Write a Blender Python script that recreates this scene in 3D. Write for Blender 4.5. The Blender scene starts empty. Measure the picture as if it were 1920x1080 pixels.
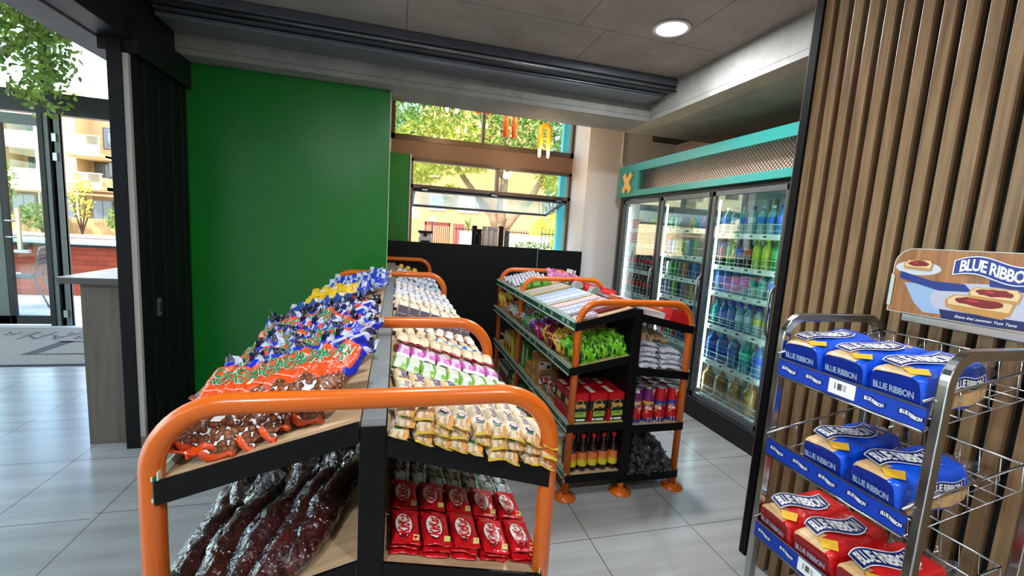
import bpy, bmesh, math, random
from mathutils import Matrix, Vector, noise as mn
R = math.radians
for blk in (bpy.data.objects, bpy.data.meshes, bpy.data.materials):
    for b in list(blk): blk.remove(b)
S = bpy.context.scene
COL = S.collection

# ---------------------------------------------------------------- camera
cam_d = bpy.data.cameras.new('camera')
cam_d.sensor_width = 36.0
cam_d.lens = 808.0 / 1920.0 * 36.0
cam_d.clip_start = 0.05
cam_d.clip_end = 400
cam = bpy.data.objects.new('camera', cam_d)
COL.objects.link(cam)
yaw, pit, rol = 0.26522, 0.12738, 0.06365
f_ = Vector((math.sin(yaw) * math.cos(pit), math.cos(yaw) * math.cos(pit), -math.sin(pit)))
r_ = Vector((math.cos(yaw), -math.sin(yaw), 0))
u_ = r_.cross(f_)
r2 = r_ * math.cos(rol) + u_ * math.sin(rol)
u2 = -r_ * math.sin(rol) + u_ * math.cos(rol)
mw = Matrix(((r2.x, u2.x, -f_.x, 0), (r2.y, u2.y, -f_.y, 0), (r2.z, u2.z, -f_.z, 1.5), (0, 0, 0, 1)))
cam.matrix_world = mw
S.camera = cam

# ---------------------------------------------------------------- colour management
S.view_settings.view_transform = 'Standard'
S.view_settings.look = 'None'
S.view_settings.gamma = 1.0
S.view_settings.use_curve_mapping = False
S.view_settings.exposure = 1.3

# ---------------------------------------------------------------- sky and sun
W = bpy.data.worlds.new('sky')
S.world = W
W.use_nodes = True
wn = W.node_tree.nodes
wl = W.node_tree.links
sky = wn.new('ShaderNodeTexSky')
sky.sky_type = 'NISHITA'
sky.sun_elevation = R(52)
sky.sun_rotation = R(250)
sky.sun_disc = False
sky.air_density = 1.0
sky.dust_density = 2.0
bg = wn['Background']
wl.new(sky.outputs[0], bg.inputs[0])
bg.inputs[1].default_value = 0.62
sun_d = bpy.data.lights.new('sun', 'SUN')
sun_d.energy = 2.7
sun_d.angle = R(1.0)
sun_d.color = (1.0, 0.94, 0.84)
sun = bpy.data.objects.new('sun', sun_d)
COL.objects.link(sun)
sun.rotation_euler = (R(48), 0, R(-38))

# ---------------------------------------------------------------- helpers: tags
def tag(o, label=None, cat=None, group=None, kind=None):
    if label:
        o['label'] = label
    if cat: o['category'] = cat
    if group: o['group'] = group
    if kind: o['kind'] = kind
    return o

def empty(name, loc=(0, 0, 0), rot=(0, 0, 0)):
    o = bpy.data.objects.new(name, None)
    COL.objects.link(o)
    o.location = loc
    o.rotation_euler = rot
    o.empty_display_size = 0.05
    return o

def copy_tree(o, parent=None):
    c = o.copy()
    COL.objects.link(c)
    c.parent = parent
    for ch in list(o.children): copy_tree(ch, c)
    return c

ORD = ['first', 'second', 'third', 'fourth', 'fifth', 'sixth', 'seventh', 'eighth', 'ninth', 'tenth',
       'eleventh', 'twelfth', 'thirteenth', 'fourteenth', 'fifteenth', 'sixteenth', 'seventeenth', 'eighteenth',
       'nineteenth', 'twentieth']

# ---------------------------------------------------------------- materials
def sr(c):
    return tuple(((v / 255.0) / 12.92 if v <= 10 else ((v / 255.0 + 0.055) / 1.055) ** 2.4) for v in c)

MC = {}
def mat(name, rgb, rough=0.5, metal=0.0, var=0.0, vs=8.0, bump=0.0, bs=30.0, coat=0.0, emit=0.0, spec=0.5,
        trans=0.0, alpha=1.0, stretch=(1, 1, 1), rgb2=None, ior=1.45):
    """procedural principled material; rgb in sRGB 0..255"""
    if name in MC: return MC[name]
    m = bpy.data.materials.new(name)
    m.use_nodes = True
    nt = m.node_tree
    b = nt.nodes['Principled BSDF']
    b.inputs['Base Color'].default_value = (*sr(rgb), 1)
    b.inputs['Roughness'].default_value = rough
    b.inputs['Metallic'].default_value = metal
    b.inputs['Specular IOR Level'].default_value = spec
    b.inputs['Coat Weight'].default_value = coat
    b.inputs['IOR'].default_value = ior
    b.inputs['Transmission Weight'].default_value = trans
    b.inputs['Alpha'].default_value = alpha
    if emit:
        b.inputs['Emission Color'].default_value = (*sr(rgb), 1)
        b.inputs['Emission Strength'].default_value = emit
    if var or bump or rgb2:
        tc = nt.nodes.new('ShaderNodeTexCoord')
        mp = nt.nodes.new('ShaderNodeMapping')
        mp.inputs['Scale'].default_value = stretch
        nt.links.new(tc.outputs['Object'], mp.inputs[0])
    if var or rgb2:
        n = nt.nodes.new('ShaderNodeTexNoise')
        n.inputs['Scale'].default_value = vs
        n.inputs['Detail'].default_value = 5
        n.inputs['Roughness'].default_value = 0.6
        nt.links.new(mp.outputs[0], n.inputs['Vector'])
        cr = nt.nodes.new('ShaderNodeValToRGB')
        a = sr(rgb2) if rgb2 else tuple(max(0, v * (1 - var)) for v in sr(rgb))
        c = sr(rgb) if rgb2 else tuple(min(1, v * (1 + var)) for v in sr(rgb))
        cr.color_ramp.elements[0].position = 0.32
        cr.color_ramp.elements[0].color = (*a, 1)
        cr.color_ramp.elements[1].position = 0.68
        cr.color_ramp.elements[1].color = (*c, 1)
        nt.links.new(n.outputs[0], cr.inputs[0])
        nt.links.new(cr.outputs[0], b.inputs['Base Color'])
    if bump:
        n2 = nt.nodes.new('ShaderNodeTexNoise')
        n2.inputs['Scale'].default_value = bs
        n2.inputs['Detail'].default_value = 4
        nt.links.new(mp.outputs[0], n2.inputs['Vector'])
        bp = nt.nodes.new('ShaderNodeBump')
        bp.inputs['Strength'].default_value = bump
        bp.inputs['Distance'].default_value = 0.02
        nt.links.new(n2.outputs[0], bp.inputs['Height'])
        nt.links.new(bp.outputs[0], b.inputs['Normal'])
    MC[name] = m
    return m

def glass_mat(name, tint=(235, 245, 242), refl=1.0, rough=0.0):
    if name in MC: return MC[name]
    m = bpy.data.materials.new(name)
    m.use_nodes = True
    nt = m.node_tree
    nt.nodes.remove(nt.nodes['Principled BSDF'])
    out = nt.nodes['Material Output']
    tr = nt.nodes.new('ShaderNodeBsdfTransparent')
    tr.inputs[0].default_value = (*sr(tint), 1)
    gl = nt.nodes.new('ShaderNodeBsdfGlossy')
    gl.inputs['Roughness'].default_value = rough
    fr = nt.nodes.new('ShaderNodeFresnel')
    geo = nt.nodes.new('ShaderNodeNewGeometry')
    io = nt.nodes.new('ShaderNodeMath'); io.operation = 'MULTIPLY_ADD'; io.inputs[1].default_value = 1 / 1.5 - 1.5; io.inputs[2].default_value = 1.5
    nt.links.new(geo.outputs['Backfacing'], io.inputs[0]); nt.links.new(io.outputs[0], fr.inputs[0])
    mu = nt.nodes.new('ShaderNodeMath')
    mu.operation = 'MULTIPLY'
    mu.use_clamp = True
    mu.inputs[1].default_value = refl
    nt.links.new(fr.outputs[0], mu.inputs[0])
    mx = nt.nodes.new('ShaderNodeMixShader')
    nt.links.new(mu.outputs[0], mx.inputs[0])
    nt.links.new(tr.outputs[0], mx.inputs[1])
    nt.links.new(gl.outputs[0], mx.inputs[2])
    nt.links.new(mx.outputs[0], out.inputs[0])
    MC[name] = m
    return m

def film_mat(name, rgb, amount=0.35, rough=0.12):
    """clear plastic film: see-through with a crinkled glossy skin"""
    if name in MC: return MC[name]
    m = glass_mat(name, (236, 236, 240), 2.2, rough)
    nt = m.node_tree
    n = nt.nodes.new('ShaderNodeTexNoise'); n.inputs['Scale'].default_value = 42; n.inputs['Detail'].default_value = 3
    tc = nt.nodes.new('ShaderNodeTexCoord'); nt.links.new(tc.outputs['Object'], n.inputs['Vector'])
    bp = nt.nodes.new('ShaderNodeBump'); bp.inputs['Strength'].default_value = 0.9; bp.inputs['Distance'].default_value = 0.02
    nt.links.new(n.outputs[0], bp.inputs['Height'])
    for x in nt.nodes:
        if x.type in ('BSDF_GLOSSY', 'FRESNEL'): nt.links.new(bp.outputs[0], x.inputs['Normal'])
    return m
def wood_mat(name, c1, c2, rough=0.45, scale=1.0, axis='Z'):
    if name in MC: return MC[name]
    m = bpy.data.materials.new(name); m.use_nodes = True
    nt = m.node_tree; b = nt.nodes['Principled BSDF']
    tc = nt.nodes.new('ShaderNodeTexCoord'); mp = nt.nodes.new('ShaderNodeMapping')
    st = {'X': (1.2, 22, 22), 'Y': (22, 1.2, 22), 'Z': (22, 22, 1.2)}[axis]
    mp.inputs['Scale'].default_value = tuple(v * scale for v in st)
    nt.links.new(tc.outputs['Object'], mp.inputs[0])
    n = nt.nodes.new('ShaderNodeTexNoise'); n.inputs['Scale'].default_value = 2.2; n.inputs['Detail'].default_value = 7
    n.inputs['Distortion'].default_value = 0.6
    nt.links.new(mp.outputs[0], n.inputs['Vector'])
    cr = nt.nodes.new('ShaderNodeValToRGB')
    cr.color_ramp.elements[0].position = 0.3; cr.color_ramp.elements[0].color = (*sr(c1), 1)
    cr.color_ramp.elements[1].position = 0.72; cr.color_ramp.elements[1].color = (*sr(c2), 1)
    nt.links.new(n.outputs[0], cr.inputs[0]); nt.links.new(cr.outputs[0], b.inputs['Base Color'])
    bp = nt.nodes.new('ShaderNodeBump'); bp.inputs['Strength'].default_value = 0.15; bp.inputs['Distance'].default_value = 0.004
    nt.links.new(n.outputs[0], bp.inputs['Height']); nt.links.new(bp.outputs[0], b.inputs['Normal'])
    b.inputs['Roughness'].default_value = rough
    MC[name] = m
    return m

def leaf_mat(name, c1, c2):
    if name in MC: return MC[name]
    m = bpy.data.materials.new(name); m.use_nodes = True
    nt = m.node_tree; b = nt.nodes['Principled BSDF']
    geo = nt.nodes.new('ShaderNodeNewGeometry')
    cr = nt.nodes.new('ShaderNodeValToRGB')
    cr.color_ramp.elements[0].color = (*sr(c1), 1); cr.color_ramp.elements[1].color = (*sr(c2), 1)
    nt.links.new(geo.outputs['Random Per Island'], cr.inputs[0])
    nt.links.new(cr.outputs[0], b.inputs['Base Color'])
    b.inputs['Roughness'].default_value = 0.5
    t = nt.nodes.new('ShaderNodeBsdfTranslucent')
    nt.links.new(cr.outputs[0], t.inputs[0])
    mx = nt.nodes.new('ShaderNodeMixShader'); mx.inputs[0].default_value = 0.45
    nt.links.new(b.outputs[0], mx.inputs[1]); nt.links.new(t.outputs[0], mx.inputs[2])
    nt.links.new(mx.outputs[0], nt.nodes['Material Output'].inputs[0])
    MC[name] = m
    return m

def concrete(name, c1, c2, lines=None, vs=1.6, rough=0.8, seg=None):
    """cast concrete: blotchy greys, air holes, shutter-board joints at given local positions"""
    if name in MC: return MC[name]
    m = bpy.data.materials.new(name); m.use_nodes = True
    nt = m.node_tree; b = nt.nodes['Principled BSDF']
    tc = nt.nodes.new('ShaderNodeTexCoord')
    n = nt.nodes.new('ShaderNodeTexNoise'); n.inputs['Scale'].default_value = vs; n.inputs['Detail'].default_value = 10
    n.inputs['Roughness'].default_value = 0.68
    nt.links.new(tc.outputs['Object'], n.inputs['Vector'])
    cr = nt.nodes.new('ShaderNodeValToRGB')
    cr.color_ramp.elements[0].position = 0.35; cr.color_ramp.elements[0].color = (*sr(c1), 1)
    cr.color_ramp.elements[1].position = 0.68; cr.color_ramp.elements[1].color = (*sr(c2), 1)
    nt.links.new(n.outputs[0], cr.inputs[0])
    col = cr.outputs[0]
    v = nt.nodes.new('ShaderNodeTexVoronoi'); v.inputs['Scale'].default_value = 16
    nt.links.new(tc.outputs['Object'], v.inputs['Vector'])
    lt = nt.nodes.new('ShaderNodeMath'); lt.operation = 'LESS_THAN'; lt.inputs[1].default_value = 0.045
    nt.links.new(v.outputs['Distance'], lt.inputs[0])
    fac = lt.outputs[0]
    if lines:
        sep = nt.nodes.new('ShaderNodeSeparateXYZ'); nt.links.new(tc.outputs['Object'], sep.inputs[0])
        for ax, pos, w, lo, hi in lines:
            oth = {'X': 'Y', 'Y': 'X', 'Z': 'X'}[ax]
            s = nt.nodes.new('ShaderNodeMath'); s.operation = 'SUBTRACT'; s.inputs[1].default_value = pos
            nt.links.new(sep.outputs[ax], s.inputs[0])
            a = nt.nodes.new('ShaderNodeMath'); a.operation = 'ABSOLUTE'; nt.links.new(s.outputs[0], a.inputs[0])
            l = nt.nodes.new('ShaderNodeMath'); l.operation = 'LESS_THAN'; l.inputs[1].default_value = w
            nt.links.new(a.outputs[0], l.inputs[0])
            g1 = nt.nodes.new('ShaderNodeMath'); g1.operation = 'GREATER_THAN'; g1.inputs[1].default_value = lo
            nt.links.new(sep.outputs[oth], g1.inputs[0])
            g2 = nt.nodes.new('ShaderNodeMath'); g2.operation = 'LESS_THAN'; g2.inputs[1].default_value = hi
            nt.links.new(sep.outputs[oth], g2.inputs[0])
            m1 = nt.nodes.new('ShaderNodeMath'); m1.operation = 'MULTIPLY'
            nt.links.new(l.outputs[0], m1.inputs[0]); nt.links.new(g1.outputs[0], m1.inputs[1])
            m2 = nt.nodes.new('ShaderNodeMath'); m2.operation = 'MULTIPLY'
            nt.links.new(m1.outputs[0], m2.inputs[0]); nt.links.new(g2.outputs[0], m2.inputs[1])
            mx = nt.nodes.new('ShaderNodeMath'); mx.operation = 'MAXIMUM'
            nt.links.new(fac, mx.inputs[0]); nt.links.new(m2.outputs[0], mx.inputs[1])
            fac = mx.outputs[0]
    mix = nt.nodes.new('ShaderNodeMix'); mix.data_type = 'RGBA'
    sc = nt.nodes.new('ShaderNodeMath'); sc.operation = 'MULTIPLY'; sc.inputs[1].default_value = 0.6
    nt.links.new(fac, sc.inputs[0])
    nt.links.new(sc.outputs[0], mix.inputs['Factor'])
    nt.links.new(col, mix.inputs['A'])
    mix.inputs['B'].default_value = (*sr(tuple(v * 0.45 for v in c1)), 1)
    nt.links.new(mix.outputs['Result'], b.inputs['Base Color'])
    bp = nt.nodes.new('ShaderNodeBump'); bp.inputs['Strength'].default_value = 0.35; bp.inputs['Distance'].default_value = 0.01
    nt.links.new(n.outputs[0], bp.inputs['Height']); nt.links.new(bp.outputs[0], b.inputs['Normal'])
    b.inputs['Roughness'].default_value = rough
    MC[name] = m
    return m

def grid_floor(name, c1, c2, grout, sx, ox, sy, oy, gw=0.004, rough=0.3):
    m = bpy.data.materials.new(name); m.use_nodes = True
    nt = m.node_tree; b = nt.nodes['Principled BSDF']
    tc = nt.nodes.new('ShaderNodeTexCoord')
    mp = nt.nodes.new('ShaderNodeMapping'); mp.inputs['Scale'].default_value = (0.7, 7, 1)
    nt.links.new(tc.outputs['Object'], mp.inputs[0])
    n = nt.nodes.new('ShaderNodeTexNoise'); n.inputs['Scale'].default_value = 1.6; n.inputs['Detail'].default_value = 8
    nt.links.new(mp.outputs[0], n.inputs['Vector'])
    cr = nt.nodes.new('ShaderNodeValToRGB')
    cr.color_ramp.elements[0].position = 0.3; cr.color_ramp.elements[0].color = (*sr(c1), 1)
    cr.color_ramp.elements[1].position = 0.7; cr.color_ramp.elements[1].color = (*sr(c2), 1)
    nt.links.new(n.outputs[0], cr.inputs[0])
    sep = nt.nodes.new('ShaderNodeSeparateXYZ'); nt.links.new(tc.outputs['Object'], sep.inputs[0])
    fs = []
    for ax, s, o in (('X', sx, ox), ('Y', sy, oy)):
        a = nt.nodes.new('ShaderNodeMath'); a.operation = 'SUBTRACT'; a.inputs[1].default_value = o
        nt.links.new(sep.outputs[ax], a.inputs[0])
        w = nt.nodes.new('ShaderNodeMath'); w.operation = 'PINGPONG'; w.inputs[1].default_value = s / 2
        nt.links.new(a.outputs[0], w.inputs[0])
        l = nt.nodes.new('ShaderNodeMath'); l.operation = 'LESS_THAN'; l.inputs[1].default_value = gw / 2
        nt.links.new(w.outputs[0], l.inputs[0]); fs.append(l)
    mx = nt.nodes.new('ShaderNodeMath'); mx.operation = 'MAXIMUM'
    nt.links.new(fs[0].outputs[0], mx.inputs[0]); nt.links.new(fs[1].outputs[0], mx.inputs[1])
    mix = nt.nodes.new('ShaderNodeMix'); mix.data_type = 'RGBA'
    nt.links.new(mx.outputs[0], mix.inputs['Factor']); nt.links.new(cr.outputs[0], mix.inputs['A'])
    mix.inputs['B'].default_value = (*sr(grout), 1)
    nt.links.new(mix.outputs['Result'], b.inputs['Base Color'])
    b.inputs['Roughness'].default_value = rough
    b.inputs['Specular IOR Level'].default_value = 0.5
    return m

# ---------------------------------------------------------------- mesh builder
class MB:
    def __init__(s): s.v = []; s.f = []; s.m = []; s.sm = []; s.ms = []
    def mi(s, m):
        if m not in s.ms: s.ms.append(m)
        return s.ms.index(m)
    def add(s, vs, fs, m, smooth=False, M=None):
        o = len(s.v)
        s.v += [tuple(M @ Vector(p)) if M is not None else tuple(p) for p in vs]
        k = s.mi(m) if not isinstance(m, list) else None
        for i, f in enumerate(fs):
            s.f.append([o + j for j in f]); s.m.append(k if k is not None else s.mi(m[i])); s.sm.append(smooth)
        return s
    def box(s, a, b, m, M=None):
        x0, x1 = sorted((a[0], b[0])); y0, y1 = sorted((a[1], b[1])); z0, z1 = sorted((a[2], b[2]))
        return s.add([(x0, y0, z0), (x1, y0, z0), (x1, y1, z0), (x0, y1, z0), (x0, y0, z1), (x1, y0, z1), (x1, y1, z1), (x0, y1, z1)],
                     [(0, 3, 2, 1), (4, 5, 6, 7), (0, 1, 5, 4), (1, 2, 6, 5), (2, 3, 7, 6), (3, 0, 4, 7)], m, False, M)
    def quad(s, pts, m): return s.add(pts, [tuple(range(len(pts)))], m)
    def prism(s, pts2, axis, a, b, m, M=None):
        """extrude 2-D polygon along axis from a to b"""
        def P(p, t):
            return {'X': (t, p[0], p[1]), 'Y': (p[0], t, p[1]), 'Z': (p[0], p[1], t)}[axis]
        n = len(pts2)
        vs = [P(p, a) for p in pts2] + [P(p, b) for p in pts2]
        fs = [tuple(range(n - 1, -1, -1)), tuple(range(n, 2 * n))] + [(i, (i + 1) % n, n + (i + 1) % n, n + i) for i in range(n)]
        return s.add(vs, fs, m, False, M)
    def lathe(s, prof, m, n=20, M=None, caps=True, smooth=True):
        """prof = [(r,z,(mat))...] around z"""
        vs = []; fs = []; ms = []
        for p in prof:
            for k in range(n):
                a = 2 * math.pi * k / n
                vs.append((p[0] * math.cos(a), p[0] * math.sin(a), p[1]))
        for i in range(len(prof) - 1):
            mm = prof[i][2] if len(prof[i]) > 2 else m
            for k in range(n):
                fs.append((i * n + k, i * n + (k + 1) % n, (i + 1) * n + (k + 1) % n, (i + 1) * n + k)); ms.append(mm)
        if caps:
            fs.append(tuple(range(n - 1, -1, -1))); ms.append(prof[0][2] if len(prof[0]) > 2 else m)
            t = (len(prof) - 1) * n
            fs.append(tuple(range(t, t + n))); ms.append(prof[-2][2] if len(prof[-2]) > 2 else m)
        return s.add(vs, fs, ms, smooth, M)
    def tube(s, pts, r, m, n=10, closed=False, M=None):
        pts = [Vector(p) for p in pts]
        L = len(pts); vs = []; up = None
        for i, p in enumerate(pts):
            if closed: d = (pts[(i + 1) % L] - pts[i - 1]).normalized()
            else: d = (pts[min(i + 1, L - 1)] - pts[max(i - 1, 0)]).normalized()
            if up is None:
                up = Vector((0, 0, 1)) if abs(d.z) < 0.9 else Vector((1, 0, 0))
            a = d.cross(up)
            if a.length < 1e-5: a = d.cross(Vector((0, 1, 0)))
            a.normalize(); up = a.cross(d).normalized()
            rr = r[i] if isinstance(r, (list, tuple)) else r
            for k in range(n):
                t = 2 * math.pi * k / n
                vs.append(p + a * (rr * math.cos(t)) + up * (rr * math.sin(t)))
        fs = []
        for i in range(L if closed else L - 1):
            j = (i + 1) % L
            for k in range(n):
                fs.append((i * n + k, i * n + (k + 1) % n, j * n + (k + 1) % n, j * n + k))
        if not closed:
            fs.append(tuple(range(n - 1, -1, -1))); fs.append(tuple(range((L - 1) * n, L * n)))
        return s.add(vs, fs, m, True, M)
    def mb(s, o, M=None):
        off = len(s.v)
        s.v += [tuple(M @ Vector(p)) if M is not None else p for p in o.v]
        mm = [s.mi(x) for x in o.ms]
        for f, k, sm in zip(o.f, o.m, o.sm):
            s.f.append([off + j for j in f]); s.m.append(mm[k]); s.sm.append(sm)
        return s
    def mesh(s, name):
        me = bpy.data.meshes.new(name)
        me.from_pydata(s.v, [], s.f)
        for m in s.ms: me.materials.append(m)
        me.polygons.foreach_set('material_index', s.m)
        me.polygons.foreach_set('use_smooth', s.sm)
        me.update()
        return me
    def build(s, name, parent=None, loc=None, rot=None, bevel=0.0, mw=None):
        o = bpy.data.objects.new(name, s.mesh(name))
        COL.objects.link(o)
        if parent: o.parent = parent
        if loc is not None: o.location = loc
        if rot is not None: o.rotation_euler = rot
        if mw is not None: o.matrix_local = mw
        if bevel:
            b = o.modifiers.new('bevel', 'BEVEL'); b.width = bevel; b.segments = 2; b.limit_method = 'ANGLE'
            b.angle_limit = R(40)
        return o

def link_mesh(name, me, mw, parent=None):
    o = bpy.data.objects.new(name, me)
    COL.objects.link(o)
    if parent: o.parent = parent
    o.matrix_local = mw
    return o

def round_path(pts, r, seg=8):
    """polyline with rounded corners"""
    out = [Vector(pts[0])]
    for i in range(1, len(pts) - 1):
        p, a, b = Vector(pts[i]), Vector(pts[i - 1]), Vector(pts[i + 1])
        d1 = (a - p).normalized(); d2 = (b - p).normalized()
        ang = d1.angle(d2); t = r / math.tan(ang / 2)
        c = p + (d1 + d2).normalized() * (r / math.sin(ang / 2))
        s_, e_ = p + d1 * t, p + d2 * t
        v1, v2 = s_ - c, e_ - c
        th = v1.angle(v2)
        for k in range(seg + 1):
            q = k / seg
            out.append(c + (v1 * math.sin((1 - q) * th) + v2 * math.sin(q * th)) / math.sin(th))
    out.append(Vector(pts[-1]))
    return out

TX = {}
def text2d(s, size=1.0, bold=0.0, shear=0.0, sp=1.0):
    """lettering outline as (verts, faces), centred on 0,0"""
    k = (s, round(bold, 4), shear, sp)
    if k not in TX:
        c = bpy.data.curves.new('t', 'FONT')
        c.body = s; c.size = 1.0; c.offset = bold; c.shear = shear; c.space_character = sp
        c.resolution_u = 2; c.fill_mode = 'FRONT'
        c.align_x = 'CENTER'; c.align_y = 'CENTER'
        o = bpy.data.objects.new('t', c); COL.objects.link(o)
        bpy.context.view_layer.update()
        me = bpy.data.meshes.new_from_object(o)
        vs = [v.co.copy() for v in me.vertices]; fs = [tuple(p.vertices) for p in me.polygons]
        bpy.data.objects.remove(o); bpy.data.curves.remove(c); bpy.data.meshes.remove(me)
        if vs:
            cy = (max(v.y for v in vs) + min(v.y for v in vs)) / 2
            cx = (max(v.x for v in vs) + min(v.x for v in vs)) / 2
            w = max(v.x for v in vs) - min(v.x for v in vs)
        else: cx = cy = 0; w = 1
        TX[k] = ([(v.x - cx, v.y - cy) for v in vs], fs, w)
    v, f, w = TX[k]
    return [(x * size, y * size) for x, y in v], f, w * size

def put_text(mb, s, m, M, size=None, width=None, bold=0.01, shear=0.0, bend=None, eps=0.0, hs=1.0, sp=1.0):
    """lay lettering in the XY plane of M; bend(x,y)->z drapes it"""
    v, f, w = text2d(s, 1.0, bold, shear, sp)
    k = (width / w) if width else size
    vs = []
    for x, y in v:
        x *= k; y *= k * hs
        if bend: x, y, z = bend(x, y)
        else: z = 0
        vs.append((x, y, z + eps))
    mb.add(vs, f, m, False, M)

def T(x, y, z): return Matrix.Translation((x, y, z))
def RX(a): return Matrix.Rotation(a, 4, 'X')
def RY(a): return Matrix.Rotation(a, 4, 'Y')
def RZ(a): return Matrix.Rotation(a, 4, 'Z')
def frame(o, x, y):
    """matrix whose XY plane is spanned by x,y at o"""
    x = Vector(x).normalized(); y = Vector(y).normalized(); z = x.cross(y).normalized()
    return Matrix(((x.x, y.x, z.x, o[0]), (x.y, y.y, z.y, o[1]), (x.z, y.z, z.z, o[2]), (0, 0, 0, 1)))

def struct(name, mb, **k):
    o = mb.build(name, **k); o['kind'] = 'structure'; return o
# ---------------------------------------------------------------- room materials
M_black = mat('black_powder', (10, 11, 14), 0.45)
M_black2 = mat('black_panel', (9, 10, 14), 0.55, spec=0.25)
M_shelfblack = mat('shelf_black', (7, 7, 8), 0.5, spec=0.25)
M_green = mat('green_paint', (18, 116, 36), 0.24, var=0.04, vs=30, bump=0.06, bs=160, spec=0.55)
M_green2 = mat('green_paint_side', (38, 125, 40), 0.45)
M_ceil = concrete('ceiling_concrete', (130, 122, 115), (162, 153, 144),
                  lines=[('Y', 2.715, 0.004, -9, 9), ('X', 1.069, 0.004, 2.0, 2.715), ('X', 1.253, 0.004, 2.715, 3.6),
                         ('X', 1.73, 0.004, 0.9, 2.715), ('X', 0.2, 0.004, -2, 2.715), ('X', 0.02, 0.004, 2.715, 3.6),
                         ('Y', 0.2, 0.004, -9, 9), ('X', -1.0, 0.004, -2, 3.6)])
M_beam = concrete('beam_concrete', (122, 121, 116), (152, 151, 146), vs=2.2,
                  lines=[('Z', 2.61, 0.0025, -9, 9)])
M_soffit_lit = concrete('soffit_concrete_lit', (158, 148, 128), (186, 177, 156), vs=2.0,
                    lines=[('Y', 3.186, 0.003, 2.36, 9), ('X', 2.35, 0.003, 2.2, 3.9), ('X', 2.94, 0.003, 1.2, 3.19)])  # warm bounced light put into the concrete colour
M_floor = grid_floor('floor_tile', (150, 151, 150), (172, 174, 173), (62, 62, 62), 0.588, 0.976, 0.6, 1.8, rough=0.24)
M_floor2 = grid_floor('lobby_tile', (152, 154, 155), (176, 178, 180), (62, 64, 66), 0.6, -1.81, 0.6, 2.36, rough=0.2)
M_white = mat('white_paint', (226, 221, 216), 0.6)
M_pillar = mat('pillar_paint', (222, 217, 213), 0.6)
M_teal = mat('teal_paint', (44, 140, 134), 0.35)
M_alu = mat('brushed_aluminium', (168, 170, 172), 0.3, 0.9)
M_steel = mat('chrome_steel', (190, 192, 195), 0.2, 1.0)
M_galv = mat('galvanised_steel', (150, 152, 156), 0.42, 0.85, var=0.15, vs=20)
M_glass = glass_mat('clear_glass')
M_orange = mat('orange_powder_coat', (208, 98, 16), 0.28, coat=0.25)
M_dgrey = mat('dark_grey_metal', (58, 60, 66), 0.4, 0.3)

# ---------------------------------------------------------------- floor
struct('floor', MB().box((-1.4, -2.5, -0.1), (3.4, 5.5, 0), M_floor))
struct('floor', MB().box((-9.0, -2.5, -0.1), (-1.4, 6.42, 0), M_floor2))

# ---------------------------------------------------------------- ceiling, beams
HC = 2.82
struct('ceiling', MB().box((-1.7, -2.5, HC), (2.2, 3.7, HC + 0.15), M_ceil))
cb = MB()
cb.box((-1.7, 3.62, 2.57), (2.16, 4.06, HC + 0.6), M_beam)
struct('trim_1', cb)
# soffit slab over the cooler: side faces beam concrete, underside paler and warmer, bounced light painted in
sb = MB()
x0, x1, y0, y1, z0, z1 = 2.16, 3.4, -2.5, 4.06, 2.57, HC + 0.6
sb.add([(x0, y0, z0), (x1, y0, z0), (x1, y1, z0), (x0, y1, z0), (x0, y0, z1), (x1, y0, z1), (x1, y1, z1), (x0, y1, z1)],
       [(0, 3, 2, 1), (4, 5, 6, 7), (0, 1, 5, 4), (1, 2, 6, 5), (2, 3, 7, 6), (3, 0, 4, 7)],
       [M_soffit_lit, M_beam, M_beam, M_beam, M_beam, M_beam])
struct('trim_2', sb)
struct('ceiling', MB().box((-1.7, 4.06, 3.35), (3.6, 5.7, 3.5), mat('back_ceiling', (150, 120, 105), 0.8)))

# ---------------------------------------------------------------- back area walls and window
YW = 5.4
struct('wall_green', MB().box((-1.56, 3.78, 0), (-0.085, 3.9, 2.567), M_green)
       .box((-0.0848, 3.775, 0), (-0.08, 3.905, 2.567), mat('pale_green_edge', (150, 190, 150), 0.5)))
struct('wall_back', MB().box((-1.6, 5.25, 0), (0.118, 5.38, 2.32), M_green2)
       .box((0.118, 5.24, 0), (0.132, 5.39, 2.32), M_white)
       .box((-1.7, 5.38, 0), (-0.1, 5.5, 3.4), M_white))
struct('trim_3', MB().box((-1.7, 3.9, 0), (-1.56, 5.4, 3.4), M_white))
# window frames
fr = MB(); D = (YW - 0.03, YW + 0.05)
def wf(x0, z0, x1, z1): fr.box((x0, D[0], z0), (x1, D[1], z1), M_wframe)
M_wframe = mat('window_frame_grey', (92, 80, 74), 0.4, 0.3)
wf(-0.1, 2.50, 2.17, 2.56); wf(-0.1, 3.25, 2.17, 3.32); wf(-0.1, 2.5, -0.06, 3.3); wf(2.13, 2.5, 2.17, 3.3)
wf(0.96, 2.56, 0.995, 3.25)
wf(0.13, 2.27, 2.17, 2.31); wf(0.13, 1.955, 2.17, 2.0); wf(0.13, 1.96, 0.16, 2.3); wf(2.13, 0.9, 2.17, 2.3); wf(1.165, 2.0, 1.205, 2.28)
wf(0.13, 0.9, 0.16, 2.0)
w1 = struct('window_1', fr)
MB().box((-0.06, YW, 2.56), (2.13, YW + 0.006, 3.25), M_glass).box((0.16, YW, 2.0), (2.13, YW + 0.006, 2.27), M_glass).build('pane', w1)
struct('trim_4', MB().box((-0.1, YW - 0.02, 2.31), (2.17, YW + 0.06, 2.50), mat('transom_brown', (128, 104, 90), 0.5)))
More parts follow.
